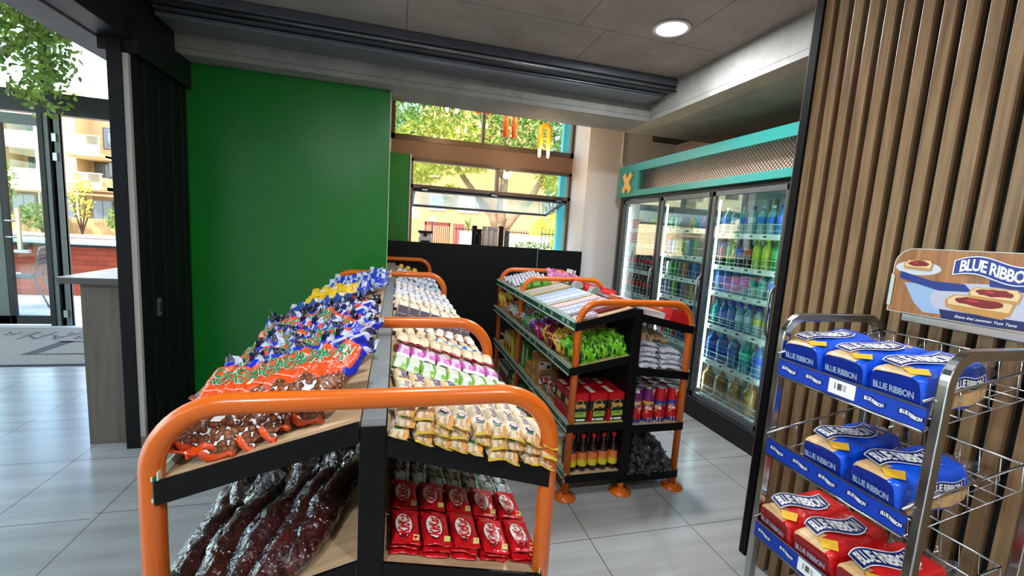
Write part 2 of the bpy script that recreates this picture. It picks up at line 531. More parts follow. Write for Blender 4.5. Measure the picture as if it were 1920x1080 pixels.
# top-hung awning sash swung outwards
aw = MB(); M_sash = mat('sash_dark', (70, 72, 74), 0.4, 0.3)
Ma = T(0, YW + 0.02, 1.955) @ RX(R(-12))
for a, b in (((0.16, 0, -0.03), (2.13, 0.035, 0)), ((0.16, 0.72, -0.03), (2.13, 0.76, 0)), ((0.16, 0, -0.03), (0.195, 0.76, 0)), ((2.095, 0, -0.03), (2.13, 0.76, 0))):
    aw.box(a, b, M_sash, Ma)
w2 = struct('window_2', aw)
MB().box((0.195, 0.035, -0.018), (2.095, 0.72, -0.012), glass_mat('sash_glass', (205, 228, 222), 1.6), Ma).build('pane', w2)
hm = MB()
for x in (0.3, 1.15, 2.0):
    hm.box((x - 0.05, YW - 0.045, 1.95), (x + 0.05, YW - 0.03, 1.975), M_black).box((x - 0.035, YW - 0.06, 1.935), (x + 0.035, YW - 0.045, 1.95), M_alu)
hm.build('window_hinges', w2)
struct('trim_5', MB().box((0.13, YW - 0.25, 0), (2.17, YW + 0.1, 1.27), M_white))
# pillar and outer walls on the right
struct('wall_pillar', MB().box((2.17, 4.9, 0), (3.4, 5.5, 3.4), M_pillar))
struct('wall_cooler', MB().box((3.35, 1.6, 0), (3.5, 5.0, 3.4), mat('cooler_wall_paint', (176, 162, 158), 0.6)))
struct('trim_6', MB().box((3.0, 4.2, 2.72), (3.35, 4.9, 2.95), mat('bulkhead_dark', (44, 38, 40), 0.6)))

# black bar-height screen
scr = empty('counter_screen', (0, 4.9, 0))
tag(scr, 'black panelled counter screen standing below the open service window', 'counter')
MB().box((-0.9, -0.05, 0.0), (1.598, 0.0, 1.335), M_black2).build('screen_panel', scr, bevel=0.002)
MB().box((1.612, -0.05, 0.0), (2.168, 0.0, 1.325), M_black2).build('screen_panel', scr, bevel=0.002)
MB().box((1.6, -0.045, 0.0), (1.61, -0.02, 1.345), M_alu).build('joint_strip', scr)
MB().box((0.14, 0.0, 0.88), (2.168, 0.34, 0.92), M_shelfblack).build('counter_top', scr)
MB().box((0.14, 0.2, 0.92), (2.1, 0.23, 1.26), M_shelfblack).box((0.14, 0.0, 1.26), (2.1, 0.34, 1.29), M_shelfblack).build('upper_ledge', scr)

# ---------------------------------------------------------------- left opening: column, jamb stack, lintel
struct('trim_7', MB().box((-1.605, 3.07, 0), (-1.535, 3.16, 2.43), M_black2))
struct('trim_8', MB().box((-1.533, 3.075, 0.075), (-1.505, 3.1, 2.37), mat('pale_strip', (165, 158, 152), 0.5)).box((-1.533, 3.075, 0), (-1.47, 3.1, 0.074), mat('brown_skirting', (110, 98, 90), 0.6)))
dj = MB()
dj.box((-1.62, 3.1, 0), (-1.50, 3.76, 2.38), M_black2)
for y in (3.2, 3.36, 3.52, 3.66):
    dj.box((-1.5, y, 0), (-1.492, y + 0.012, 2.38), M_black)
dr = struct('door_1', dj)
MB().box((-1.502, 3.262, 0.815), (-1.49, 3.298, 0.93), M_alu).box((-1.4905, 3.272, 0.84), (-1.4885, 3.288, 0.905), M_black).build('lock_plate', dr, bevel=0.001)
struct('trim_9', MB().box((-1.66, -2.5, 2.45), (-1.5, 3.62, HC), M_black).box((-1.66, 3.1, 2.38), (-1.47, 3.78, 2.565), M_black))
struct('trim_10', MB().box((-1.86, -2.5, 2.44), (-1.66, 6.4, 3.9), mat('lintel_grey', (122, 118, 120), 0.7, var=0.1, vs=8)))
struct('wall_lobby', MB().box((-1.86, 4.4, 0), (-1.62, 6.42, 2.44), M_pillar))
struct('wall_front', MB().box((-9, -2.6, 0), (3.4, -2.5, 3.6), M_pillar))
wl_ = MB()
for y in (-2.6, -0.4, 1.8, 4.0, 6.2): wl_.box((-9.1, y, 0), (-9.0, y + 0.12, 4.2), M_black)
for z in (0.0, 2.5, 4.05): wl_.box((-9.1, -2.6, z), (-9.0, 6.4, z + 0.14), M_black)
wlo = struct('added_glazing', wl_)  # unseen glazed side, put in instead of a wall for more daylight
MB().box((-9.055, -2.5, 0.1), (-9.05, 6.3, 4.1), M_glass).build('pane', wlo)
struct('ceiling', MB().box((-9.1, -2.6, 4.1), (-1.86, 6.4, 4.2), M_white))

# ---------------------------------------------------------------- roller-shutter track under the ceiling
tk = empty('shutter_track', (0.3, 3.4, 2.7))
tag(tk, 'long grey metal shutter track fixed beneath the concrete ceiling along the beam', 'metal track')
tb = MB()
tb.box((-1.79, -0.17, 0.06), (1.855, 0.2, 0.116), M_dgrey2 := mat('track_grey', (94, 98, 108), 0.35, 0.5))
tb.box((-1.79, -0.12, 0.03), (1.86, -0.02, 0.06), M_dgrey2)
tb.build('track_body', tk, bevel=0.003)
MB().box((-1.79, -0.05, -0.005), (1.8, 0.2, 0.022), mat('track_pale', (122, 126, 134), 0.35, 0.5)).build('guide_channel', tk, bevel=0.003)
MB().tube([(-1.79, -0.14, 0.045), (1.86, -0.14, 0.045)], 0.012, M_galv, 8).tube([(-1.79, -0.16, 0.02), (1.86, -0.16, 0.02)], 0.006, M_black, 8).build('conduit', tk)
# loose pale cable at the end of the track
cab = MB().tube(round_path([(-1.75, 3.2, 2.81), (-1.62, 3.2, 2.78), (-1.52, 3.25, 2.75), (-1.46, 3.2, 2.79), (-1.3, 3.3, 2.80)], 0.02, 4), 0.007, mat('cable_pale', (190, 190, 185), 0.5), 6).build('ceiling_cable')
tag(cab, 'short loose pale cable hanging at the left end of the shutter track', 'cable')

# ---------------------------------------------------------------- downlights
def downlight(x, y, z, e, label, vis=True):
    d = empty('downlight', (x, y, z)); tag(d, label, 'light', 'round ceiling downlights')
    MB().lathe([(0.095, 0.0), (0.112, -0.003), (0.115, -0.009), (0.098, -0.012), (0.09, -0.008)], M_white, 36, caps=False).build('rim', d)
    MB().lathe([(0.0, -0.0095), (0.09, -0.0095)], mat('led_disc', (240, 244, 255), emit=14.0), 36, caps=False).build('diffuser', d)
    ld = bpy.data.lights.new('lamp', 'AREA'); ld.shape = 'DISK'; ld.size = 0.18; ld.energy = e; ld.color = (0.93, 0.97, 1.0)
    lo = bpy.data.objects.new('lamp', ld); COL.objects.link(lo); lo.parent = d; lo.location = (0, 0, -0.016)
    return d
downlight(1.605, 2.53, HC, 20, 'bright round white downlight in the concrete ceiling above the sweets stand')
downlight(0.2, 1.2, HC, 8, 'round downlight in the ceiling straight above the nearest snack shelves')
downlight(0.9, -0.6, HC, 13, 'round downlight in the ceiling behind the camera position')
downlight(-0.9, -0.6, HC, 14, 'round downlight in the ceiling nearest the entrance opening behind the camera')
# ---------------------------------------------------------------- slatted wood wall on the right
M_slat = wood_mat('slat_oak', (110, 83, 56), (158, 125, 90), 0.42, 1.0, 'Z')
sw = MB()
for k in range(68):
    y = 1.553 - 0.0622 * k
    sw.box((1.70, y - 0.0365, 0.0), (1.735, y, HC), M_slat)
wr = struct('wall_right', MB().box((1.735, -2.5, 0), (1.80, 1.56, HC), mat('slat_backing', (12, 12, 13), 0.8)).box((1.80, -2.5, 0), (2.16, 1.56, 2.57), M_black))
o = sw.build('wood_slats', wr, bevel=0.003)
struct('trim_11', MB().box((1.69, 1.5555, 0.0), (1.80, 1.590, HC), M_black2).box((1.80, 1.556, 0), (2.16, 1.59, 2.57), M_black2)
       .box((1.694, 1.5905, 0), (1.80, 1.597, HC), M_slat))
struct('wall_return', MB().box((2.16, 1.50, 0), (3.4, 1.60, 2.57), M_black))

# ---------------------------------------------------------------- drinks cooler
XC = 2.535; YA, YB = 2.33, 4.72
fz = empty('drinks_cooler', (XC, 3.5, 0)); tag(fz, 'black three-door glass drinks cooler under a turquoise mesh header', 'cooler')
def fzl(mb, name, par=fz, **k): return mb.build(name, par, mw=T(-XC, -3.5, 0) if par is fz else None, **k)
M_fzin = mat('cooler_liner', (226, 230, 232), 0.5)
M_fzb = mat('cooler_black', (14, 14, 16), 0.35)
cab_ = MB()
cab_.box((XC + 0.02, YA, 0.0), (3.3, YB, 0.17), M_fzb).box((XC + 0.02, YA, 1.96), (3.3, YB, 2.0), M_fzb)
cab_.box((3.18, YA, 0.17), (3.3, YB, 1.96), M_fzin).box((XC + 0.02, YB - 0.09, 0.17), (3.2, YB, 1.96), M_fzb).box((XC + 0.02, YA, 0.17), (3.2, YA + 0.05, 1.96), M_fzb)
cab_.box((XC + 0.1, YB - 0.1, 0.17), (3.18, YB - 0.09, 1.96), M_fzin)
cab_.box((XC + 0.1, YA + 0.04, 0.17), (3.18, YB - 0.1, 0.19), M_fzin).box((XC + 0.1, YA + 0.04, 1.94), (3.18, YB - 0.1, 1.96), M_fzin)
fzl(cab_, 'cabinet')
fzl(MB().box((XC - 0.004, YA, 0.0), (XC + 0.02, YB, 0.15), M_fzb).box((XC - 0.006, YA, 0.155), (XC + 0.02, YB, 0.17), M_dgrey), 'kick_plate')
# header: turquoise frame with expanded mesh
hd = MB()
hd.box((2.50, YA, 1.985), (2.56, YB, 2.045), M_teal).box((2.50, YA, 2.25), (2.56, YB, 2.32), M_teal)
hd.box((2.505, 4.29, 2.045), (2.56, YB, 2.25), M_teal).box((2.50, YA, 2.32), (2.75, YB, 2.335), M_teal)
header = fzl(hd, 'header_frame')
ms = MB(); p = 0.030
zl, zh = 2.045, 2.25; yl, yh = YA, 4.29; M_mesh = mat('mesh_metal', (40, 40, 46), 0.4, 0.4)
n = int((yh - yl + 0.4) / p)
for sgn in (1, -1):
    for k in range(-8, n + 8):
        # diagonals clipped to the opening
        if sgn > 0: ya, yb = yl + k * p, yl + k * p + (zh - zl) * 0.95
        else: ya, yb = yl + k * p + (zh - zl) * 0.95, yl + k * p
        za, zb = zl, zh
        def clip(ya, za, yb, zb):
            for lim, s in ((yl, 1), (yh, -1)):
                fa, fb = s * (ya - lim), s * (yb - lim)
                if fa < 0 and fb < 0: return None
                if fa < 0: t = fa / (fa - fb); ya, za = ya + (yb - ya) * t, za + (zb - za) * t
                elif fb < 0: t = fb / (fb - fa); yb, zb = yb + (ya - yb) * t, zb + (za - zb) * t
            return ya, za, yb, zb
        c = clip(ya, za, yb, zb)
        if c and abs(c[0] - c[2]) > 0.004:
            a, b_ = Vector((2.528, c[0], c[1])), Vector((2.528, c[2], c[3]))
            d = (b_ - a).normalized(); q = Vector((0, -d.z, d.y)) * 0.0022
            ms.add([a - q, a + q, b_ + q, b_ - q, a - q + Vector((0.003, 0, 0)), a + q + Vector((0.003, 0, 0)), b_ + q + Vector((0.003, 0, 0)), b_ - q + Vector((0.003, 0, 0))],
                   [(0, 1, 2, 3), (7, 6, 5, 4), (0, 4, 5, 1), (1, 5, 6, 2), (2, 6, 7, 3), (3, 7, 4, 0)], M_mesh)
fzl(ms, 'header_mesh')
fzl(MB().box((2.66, YA, 2.0), (2.68, 4.7, 2.32), mat('header_back', (196, 178, 166), 0.5)), 'header_back')
hl_ = fzl(MB().box((2.60, YA + .1, 2.012), (2.63, 4.2, 2.024), mat('fill_glow', (255, 226, 196), emit=5.0)), 'header_fill_glow')  # glowing strip added behind the mesh to brighten the soffit
# wooden X emblem, thick cut-out
xm = MB(); L, w = 0.135, 0.034
cross = []
for a0 in (45, 135, 225, 315):
    d = Vector((math.cos(R(a0)), math.sin(R(a0)))); q = Vector((-d.y, d.x))
    cross += [d * L - q * w, d * L + q * w, (d + q) * w]
M_xw = mat('emblem_wood', (226, 176, 96), 0.5, var=0.06, vs=20)
xm.prism([(p_.x * 0.8, p_.y) for p_ in cross], 'X', -0.02, 0.0, M_xw)
xo = xm.build('cross_emblem', fz, mw=T(2.502 - XC, 4.50 - 3.5, 2.135) @ RZ(0), bevel=0.002)
# doors
M_dfr = mat('door_frame_grey', (92, 96, 98), 0.35, 0.4)
M_cglass = glass_mat('cooler_glass', (226, 240, 234), 3.6)
bays = [(3.905, 4.60), (3.168, 3.865), (2.40, 3.128)]
edges = [(3.868, 4.61), (3.132, 3.864), (2.375, 3.128)]
led = mat('cooler_led', (225, 240, 255), emit=13.0)
for i, (ya, yb) in enumerate(edges):
    d = MB(); t = 0.04; zb, zt = 0.185, 1.945
    for a, b_ in (((ya, zb), (yb, zb + t)), ((ya, zt - t), (yb, zt)), ((ya, zb), (ya + t, zt)), ((yb - t, zb), (yb, zt))):
        d.box((XC, a[0] + 0.002, a[1]), (XC + 0.035, b_[0] - 0.002, b_[1]), M_dfr if i < 9 else M_fzb)
    do = fzl(d, 'cooler_door', bevel=0.002)
    g = MB().box((XC + 0.012, ya + t, zb + t), (XC + 0.016, yb - t, zt - t), M_cglass).build('door_glass', do)
    h = MB().tube(round_path([(XC, ya + 0.02, 1.25), (XC - 0.035, ya + 0.02, 1.2), (XC - 0.04, ya + 0.02, 1.06), (XC - 0.035, ya + 0.02, 0.92), (XC, ya + 0.02, 0.87)], 0.05, 4), 0.009, M_alu, 8).build('door_handle', do)
    MB().box((XC - 0.003, ya - 0.002, 0.18), (XC + 0.001, ya + 0.018, 1.95), M_fzb).build('door_seal', do)
for y in (3.866, 3.130):
    fzl(MB().box((XC + 0.05, y - 0.02, 0.19), (XC + 0.10, y + 0.02, 1.94), M_fzb).box((XC + 0.1, y - 0.012, 0.19), (XC + 0.118, y + 0.012, 1.94), M_white), 'mullion')
# LED tubes (the cooler's own lamps)
for y in (4.575, 3.845, 3.89, 3.11, 3.155, 2.425):
    t_ = fzl(MB().box((XC + 0.06, y - 0.006, 0.25), (XC + 0.075, y + 0.006, 1.88), led), 'light_tube')
# shelf uprights
up = MB()
for y in (4.585, 3.905, 3.83, 3.17, 3.095, 2.41):
    up.box((3.15, y - 0.012, 0.2), (3.178, y + 0.012, 1.93), M_alu)
fzl(up, 'shelf_uprights')
SH = [[1.635, 1.467, 1.174, 0.911, 0.62, 0.36], [1.635, 1.388, 1.178, 0.984, 0.78, 0.58, 0.36], [1.602, 1.34, 1.118, 0.831, 0.527, 0.215]]
M_strip = mat('price_strip_white', (228, 230, 232), 0.4)
M_tag = mat('price_tag_paper', (250, 250, 250), 0.5)
M_wire = mat('white_wire', (214, 216, 218), 0.35, 0.2)
for b in range(3):
    y0, y1 = bays[b]
    for z in SH[b]:
        s_ = MB()
        for k in range(26):
            y = y0 + (y1 - y0) * k / 25
            s_.box((XC + 0.1, y - 0.0015, z - 0.006), (3.14, y + 0.0015, z - 0.002), M_wire)
        for x in (XC + 0.1, 2.85, 3.1): s_.box((x, y0, z - 0.010), (x + 0.006, y1, z - 0.006), M_wire)
        for h_ in (0.03, 0.075): s_.tube([(XC + 0.085, y0, z + h_), (XC + 0.085, y1, z + h_)], 0.0018, M_wire, 5)
        nn = 9
        for k in range(nn):
            y = y0 + (y1 - y0) * k / (nn - 1)
            s_.tube([(XC + 0.085, y, z), (XC + 0.085, y, z + 0.075)], 0.0015, M_wire, 5)
        so = fzl(s_, 'cooler_shelf')
        ps = MB().add([(XC + 0.082, y0, z + 0.004), (XC + 0.082, y1, z + 0.004), (XC + 0.070, y1, z - 0.038), (XC + 0.070, y0, z - 0.038),
                       (XC + 0.085, y0, z + 0.004), (XC + 0.085, y1, z + 0.004), (XC + 0.075, y1, z - 0.038), (XC + 0.075, y0, z - 0.038)],
                      [(0, 3, 2, 1), (4, 5, 6, 7), (0, 1, 5, 4), (3, 7, 6, 2), (0, 4, 7, 3), (1, 2, 6, 5)], M_strip)
        rr = random.Random(int(z * 1000) + b)
        for k in range(5):
            y = y0 + (y1 - y0) * (k + 0.5) / 5 + rr.uniform(-.02, .02)
            ps.add([(XC + 0.0805, y - .04, z), (XC + 0.0805, y + .04, z), (XC + 0.0703, y + .04, z - 0.034), (XC + 0.0703, y - .04, z - 0.034)], [(0, 3, 2, 1)], M_tag)
            ps.add([(XC + 0.0780, y - .03, z - 0.006), (XC + 0.0780, y + .005, z - 0.006), (XC + 0.0735, y + .005, z - 0.022), (XC + 0.0735, y - .03, z - 0.022)], [(0, 3, 2, 1)], mat('tag_ink', (90, 92, 100), 0.6))
        ps.build('price_strip', so)

# ---------------------------------------------------------------- snack gondolas
M_wshelf = wood_mat('shelf_beech', (176, 146, 108), (208, 182, 146), 0.4, 0.7, 'X')
M_rail_g = mat('rail_green', (10, 84, 54), 0.35)
M_rail_c = mat('rail_clear_edge', (205, 222, 212), 0.25)
M_panelgrey = mat('panel_grey', (128, 134, 136), 0.5)
M_kraft = mat('shelf_card', (214, 196, 180), 0.6)
def gondola(label, xc, hw, frames, y0, y1, levL, levR, ztop, ziprail=True, feet_from=0, top_mat=None):
    """levL/levR: list of (z at spine, z at outer edge, outer distance)"""
    g = empty('display_gondola', (xc, y0, 0)); tag(g, label, 'shelving', 'orange-framed snack gondolas')
    for y in frames:
        f = MB()
        f.tube(round_path([(-hw, y - y0, 0.0), (-hw, y - y0, 1.148), (hw, y - y0, 1.148), (hw, y - y0, 0.0)], 0.125, 12), 0.0205, M_orange, 16)
        f.tube([(0, y - y0, 0), (0, y - y0, 0.1)], 0.019, M_orange, 14)
        fo = f.build('tube_frame', g)
        for x in (-hw, 0, hw):
            MB().lathe([(0.066, 0.0), (0.066, 0.006), (0.03, 0.016), (0.022, 0.024)], M_orange, 24, M=T(x, y - y0, 0)).build('floor_flange', fo)
    sp = MB().box((-0.026, 0, 0.065), (0.026, y1 - y0, ztop - 0.004), M_shelfblack)
    so = sp.build('spine_panel', g, bevel=0.002)
    MB().box((-0.024, 0.004, ztop - 0.004), (0.024, y1 - y0 - 0.004, ztop), top_mat or M_panelgrey).build('spine_cap', so)
    for s, levs in ((-1, levL), (1, levR)):
        for (zi, zo, dx) in levs:
            def P(x, y, dz): return (s * x, y, zi + (zo - zi) * (x - 0.026) / (dx - 0.026) + dz)
            a, b = 0.027, dx
            L = y1 - y0
            def slab(mb, xa, xb, ya, yb, za, zb, m):
                v = [P(xa, ya, za), P(xb, ya, za), P(xb, yb, za), P(xa, yb, za), P(xa, ya, zb), P(xb, ya, zb), P(xb, yb, zb), P(xa, yb, zb)]
                fs = [(0, 3, 2, 1), (4, 5, 6, 7), (0, 1, 5, 4), (1, 2, 6, 5), (2, 3, 7, 6), (3, 0, 4, 7)]
                if s < 0: fs = [f[::-1] for f in fs]
                mb.add(v, fs, m)
            sh = MB(); slab(sh, a, b - 0.004, 0.004, L - 0.004, -0.012, 0.0, M_wshelf)
            sho = sh.build('shelf', g)
            for ya_, yb_ in ((-0.003, 0.0035), (L - 0.003, L + 0.003)):
                rim = MB(); slab(rim, a, b, ya_, yb_, -0.042, 0.004, M_shelfblack); rim.build('shelf_rim', sho)
            pr = MB(); slab(pr, b - 0.003, b + 0.003, 0.0, L, -0.034, 0.012, M_rail_g); slab(pr, b + 0.0032, b + 0.006, 0.0, L, 0.006, 0.014, M_rail_c)
            slab(pr, b + 0.0032, b + 0.006, 0.0, L, -0.036, -0.028, M_rail_c); slab(pr, b - 0.006, b - 0.0035, 0.0, L, 0.002, 0.02, M_rail_c)
            rr = random.Random(int(zo * 997) + s)
            y = 0.08
            while y < L - 0.1:
                if rr.random() < 0.4: slab(pr, b + 0.0032, b + 0.0036, y, y + 0.04, -0.022, 0.0, mat('tag_dull', (150, 156, 152), 0.5))
                y += rr.uniform(0.07, 0.16)
            pr.build('price_rail', sho)
    return g
G1X, G1H, G1Y0, G1Y1 = -0.036, 0.388, 0.86, 4.84
G2X, G2H, G2Y0, G2Y1 = 1.335, 0.358, 2.13, 4.06
G1L = [(1.105, 1.010, 0.375), (0.80, 0.71, 0.375), (0.45, 0.45, 0.375), (0.15, 0.15, 0.375)]
G1R = [(1.075, 0.972, 0.385), (0.79, 0.705, 0.385), (0.45, 0.45, 0.385), (0.15, 0.15, 0.385)]
G2L = [(1.12, 1.030, 0.385), (0.845, 0.775, 0.40), (0.445, 0.445, 0.385), (0.14, 0.14, 0.37)]
G2R = [(1.085, 1.015, 0.372), (0.772, 0.735, 0.372), (0.42, 0.42, 0.372), (0.11, 0.11, 0.372)]
g1 = gondola('long orange-tubed snack gondola in front, standing beside the green wall', G1X, G1H, (0.88, 1.6, 3.25, 4.76), G1Y0, G1Y1, G1L, G1R, 1.10)
g2 = gondola('shorter orange-tubed gondola standing between the front gondola and the drinks cooler', G2X, G2H, (2.15, 3.28, 4.02), G2Y0, G2Y1, G2L, G2R, 1.115, top_mat=M_shelfblack)

def on(gx, levs, side, lv, d, y):
    """matrix lying on a gondola shelf: d = distance from spine centre, local x points outwards"""
    zi, zo, dx = levs[lv]
    a = math.atan2(zi - zo, dx - 0.026)
    z = zi + (zo - zi) * (d - 0.026) / (dx - 0.026)
    return T(gx + side * d, y, z) @ RY(side * a)

# ---------------------------------------------------------------- bread rack
M_blue = mat('ribbon_blue', (20, 62, 178), 0.4)
M_navy = mat('ribbon_navy', (22, 34, 108), 0.4)
M_ink = mat('ribbon_white', (238, 238, 242), 0.45)
rk = empty('bread_rack', (1.4, 0.865, 0)); tag(rk, 'chrome wire bread rack with blue price strips standing before the slatted wall', 'rack')
OX = T(-1.4, -0.865, 0)
RY0, RY1 = 0.655, 1.075
def barsweep(mb, pts, w, t, m):
    """flat rectangular bar swept in an XZ plane at given y; w across y, t thickness"""
    n = len(pts); vs = []
    for i, p in enumerate(pts):
        d = (pts[min(i + 1, n - 1)] - pts[max(i - 1, 0)]).normalized()
        nn_ = Vector((d.z, 0, -d.x))
        for a, b in ((-w / 2, -t / 2), (w / 2, -t / 2), (w / 2, t / 2), (-w / 2, t / 2)):
            vs.append(p + Vector((0, a, 0)) + nn_ * b)
    fs = [(0, 3, 2, 1), tuple(range(n * 4 - 4, n * 4))]
    for i in range(n - 1):
        for k in range(4): fs.append((i * 4 + k, i * 4 + (k + 1) % 4, i * 4 + 4 + (k + 1) % 4, i * 4 + 4 + k))
    mb.add(vs, fs, m, False)
for y in (RY1 + 0.004, RY0 - 0.004):
    f = MB(); barsweep(f, round_path([(1.205, y, 0.0), (1.205, y, 1.29), (1.61, y, 1.29), (1.61, y, 0.0)], 0.07, 10), 0.022, 0.026, M_steel)
    f.build('side_frame', rk, mw=OX, bevel=0.003)
MB().box((1.60, RY0, 1.296), (1.622, RY1 - 0.06, 1.322), M_steel).build('top_rail', rk, mw=OX, bevel=0.003)
MB().box((1.60, RY0, 0.06), (1.62, RY1, 0.08), M_steel).box((1.195, RY0, 0.05), (1.215, RY1, 0.07), M_steel).build('bottom_rail', rk, mw=OX)
BZ = [1.158, 0.892, 0.602, 0.31]
TILT = R(10.5)
def ribbon_text(mb, M, w, fg, bgm=None, rim=None):
    """wavy ribbon banner with BLUE RIBBON lettering"""
    h = w * 0.30; amp = w * 0.07
    def wave(x): return -amp * math.sin(x / w * 2 * math.pi * 0.85) + 0.0
    if bgm:
        for sc_, mm, ez in ((1.1, rim, 0.0002), (1.0, bgm, 0.0005)):
            N = 16; vs = []; hh = h * (0.5 + 0.06 * (sc_ > 1))
            for i in range(N + 1):
                x = (-0.5 + i / N) * w * 1.14 * (1.0 + 0.03 * (sc_ > 1))
                tap = 0.78 + 0.22 * math.sin(math.pi * i / N)
                vs += [(x, wave(x) - hh * tap, ez), (x, wave(x) + hh * tap, ez)]
            mb.add(vs, [(2 * i, 2 * i + 2, 2 * i + 3, 2 * i + 1) for i in range(N)], mm, False, M)
    put_text(mb, 'BLUE RIBBON', fg, M, width=w * 0.98, bold=0.03, hs=1.55, bend=lambda x, y: (x, y + wave(x), 0), eps=0.0012, sp=0.9)
for bi, z in enumerate(BZ):
    wm = MB(); A = T(1.185, 0, z - 0.055 + 0.0) @ RY(-TILT)
    D_, H_ = 0.42, 0.075
    for x in [0.02 + 0.055 * k for k in range(8)]:
        wm.tube([A @ Vector((x, RY0 + 0.014, 0)), A @ Vector((x, RY1 - 0.014, 0))], 0.0022, M_steel, 6)
    for y in [RY0 + 0.014 + (RY1 - RY0 - 0.028) * k / 9 for k in range(10)]:
        wm.tube([A @ Vector(p) for p in ((0, y, 0), (D_, y, 0), (D_, y, H_))], 0.0018, M_steel, 6)
    for y in (RY0 + 0.014, RY1 - 0.014):
        wm.tube([A @ Vector(p) for p in ((0, y, H_), (D_, y, H_))], 0.0032, M_steel, 8)
        for x in (0.12, 0.22, 0.32): wm.tube([A @ Vector((x, y, 0)), A @ Vector((x, y, H_))], 0.0018, M_steel, 6)
    wm.tube([A @ Vector((D_, RY0 + 0.014, H_)), A @ Vector((D_, RY1 - 0.014, H_))], 0.0032, M_steel, 8)
    wm.tube([A @ Vector((0, RY0 + 0.014, 0)), A @ Vector((0, RY1 - 0.014, 0))], 0.0032, M_steel, 8)
    wo = wm.build('wire_basket', rk, mw=OX)
    st = MB(); xs = 1.186; y0, y1 = RY0 + 0.012, RY1 - 0.008
    st.box((xs, y0, z - 0.05), (xs + 0.003, y1, z), M_blue)
    st.box((xs - 0.003, y0, z - 0.0005), (xs + 0.004, y1, z + 0.004), M_steel).box((xs - 0.003, y0, z - 0.054), (xs + 0.004, y1, z - 0.0505), M_steel)
    F0 = frame((xs - 0.0012, 0, z - 0.026), (0, -1, 0), (0, 0, 1))
    for k in range(5):
        yy = y1 - 0.04 - 0.083 * k
        if bi == 0 and k == 2: continue
        ribbon_text(st, frame((xs - 0.0008, yy, z - 0.026), (0, -1, 0), (0, 0, 1)), 0.048, M_ink, M_navy, M_navy)
    if bi in (0, 2):
        yy = y1 - 0.04 - 0.083 * 2 if bi == 0 else y1 - 0.2
        st.box((xs - 0.003, yy - 0.036, z - 0.044), (xs - 0.001, yy + 0.036, z - 0.004), M_tag)
        rr = random.Random(5)
        for k in range(26):
            yq = yy + 0.028 - k * 0.0016
            if rr.random() < 0.6: st.box((xs - 0.0036, yq, z - 0.03), (xs - 0.003, yq + 0.0009, z - 0.012), M_black)
    st.build('price_strip', wo)
# printed header board on the rack
hb = MB(); XB = 1.604; by0, by1, bz0, bz1 = 0.655, 1.062, 1.322, 1.532
HBF = frame((XB - 0.003, (by0 + by1) / 2, 1.322), (0, -1, 0), (0, 0, 1))   # x to the viewer's right, y up
Wd = by1 - by0; Hh = bz1 - bz0
r = 0.055; outl = [(-Wd / 2, 0), (Wd / 2, 0)]
for k in range(9): a = R(90 * k / 8); outl.append((Wd / 2 - r + r * math.cos(a), Hh - r + r * math.sin(a)))
for k in range(9): a = R(90 + 90 * k / 8); outl.append((-Wd / 2 + r + r * math.cos(a), Hh - r + r * math.sin(a)))
M_pwood = wood_mat('printed_table', (128, 76, 44), (184, 126, 78), 0.35, 0.9, 'Y')
hbm = MB(); hbm.prism(outl, 'Z', -0.006, 0, mat('board_edge', (205, 212, 205), 0.5))
def ell(cx, cy, rx, ry, n=36, a0=0, a1=360): return [(cx + rx * math.cos(R(a0 + (a1 - a0) * k / n)), cy + ry * math.sin(R(a0 + (a1 - a0) * k / n))) for k in range(n + (a1 - a0 < 360))]
lay = [0.0004]
def art(poly, m):
    poly = [(max(-Wd / 2 + .002, min(Wd / 2 - .002, x)), max(0.002, min(Hh - .002, y))) for x, y in poly]
    hbm.add([(x, y, lay[0]) for x, y in poly], [tuple(range(len(poly)))], m); lay[0] += 0.00022
sc1 = 0.985
art([(x * sc1, y * 0.985 + 0.0015) for x, y in outl], M_pwood)
PM = lambda n, c: mat('print_' + n, c, 0.35)
art(ell(-0.135, 0.148, 0.062, 0.022), PM('plate_small', (205, 205, 212)))
def ring(cx, cy, rx, ry, rx2, ry2, a0, a1, m, n=30):
    o_ = ell(cx, cy, rx, ry, n, a0, a1); i_ = ell(cx, cy, rx2, ry2, n, a0, a1)
    vs = [(x, y, lay[0]) for x, y in o_ + i_]; k_ = len(o_)
    vs = [(max(-Wd / 2 + .002, min(Wd / 2 - .002, x)), max(0.002, y), z) for x, y, z in vs]
    hbm.add(vs, [(i, i + 1, k_ + i + 1, k_ + i) for i in range(k_ - 1)], m); lay[0] += 0.00022
art([(-0.165, 0.10), (-0.05, 0.098), (0.02, 0.02), (-0.10, 0.012), (-0.13, 0.04)], PM('napkin', (150, 178, 214)))
art([(0.03, 0.02), (0.195, 0.005), (0.195, 0.08), (0.12, 0.135)], PM('napkin2', (140, 170, 208)))
art(ell(0.035, 0.062, 0.125, 0.056), PM('plate', (188, 186, 204)))
ring(0.055, 0.066, 0.148, 0.064, 0.115, 0.046, -110, 95, PM('ribbon_deep', (24, 48, 132)))
art([(-0.18, 0.135), (-0.09, 0.112), (-0.01, 0.112), (0.01, 0.092), (-0.07, 0.085), (-0.18, 0.112)], PM('ribbon_deep', (24, 48, 132)))
art([(-0.06, 0.030), (0.16, 0.030), (0.15, 0.006), (-0.05, 0.003)], PM('ribbon_dark', (18, 30, 92)))
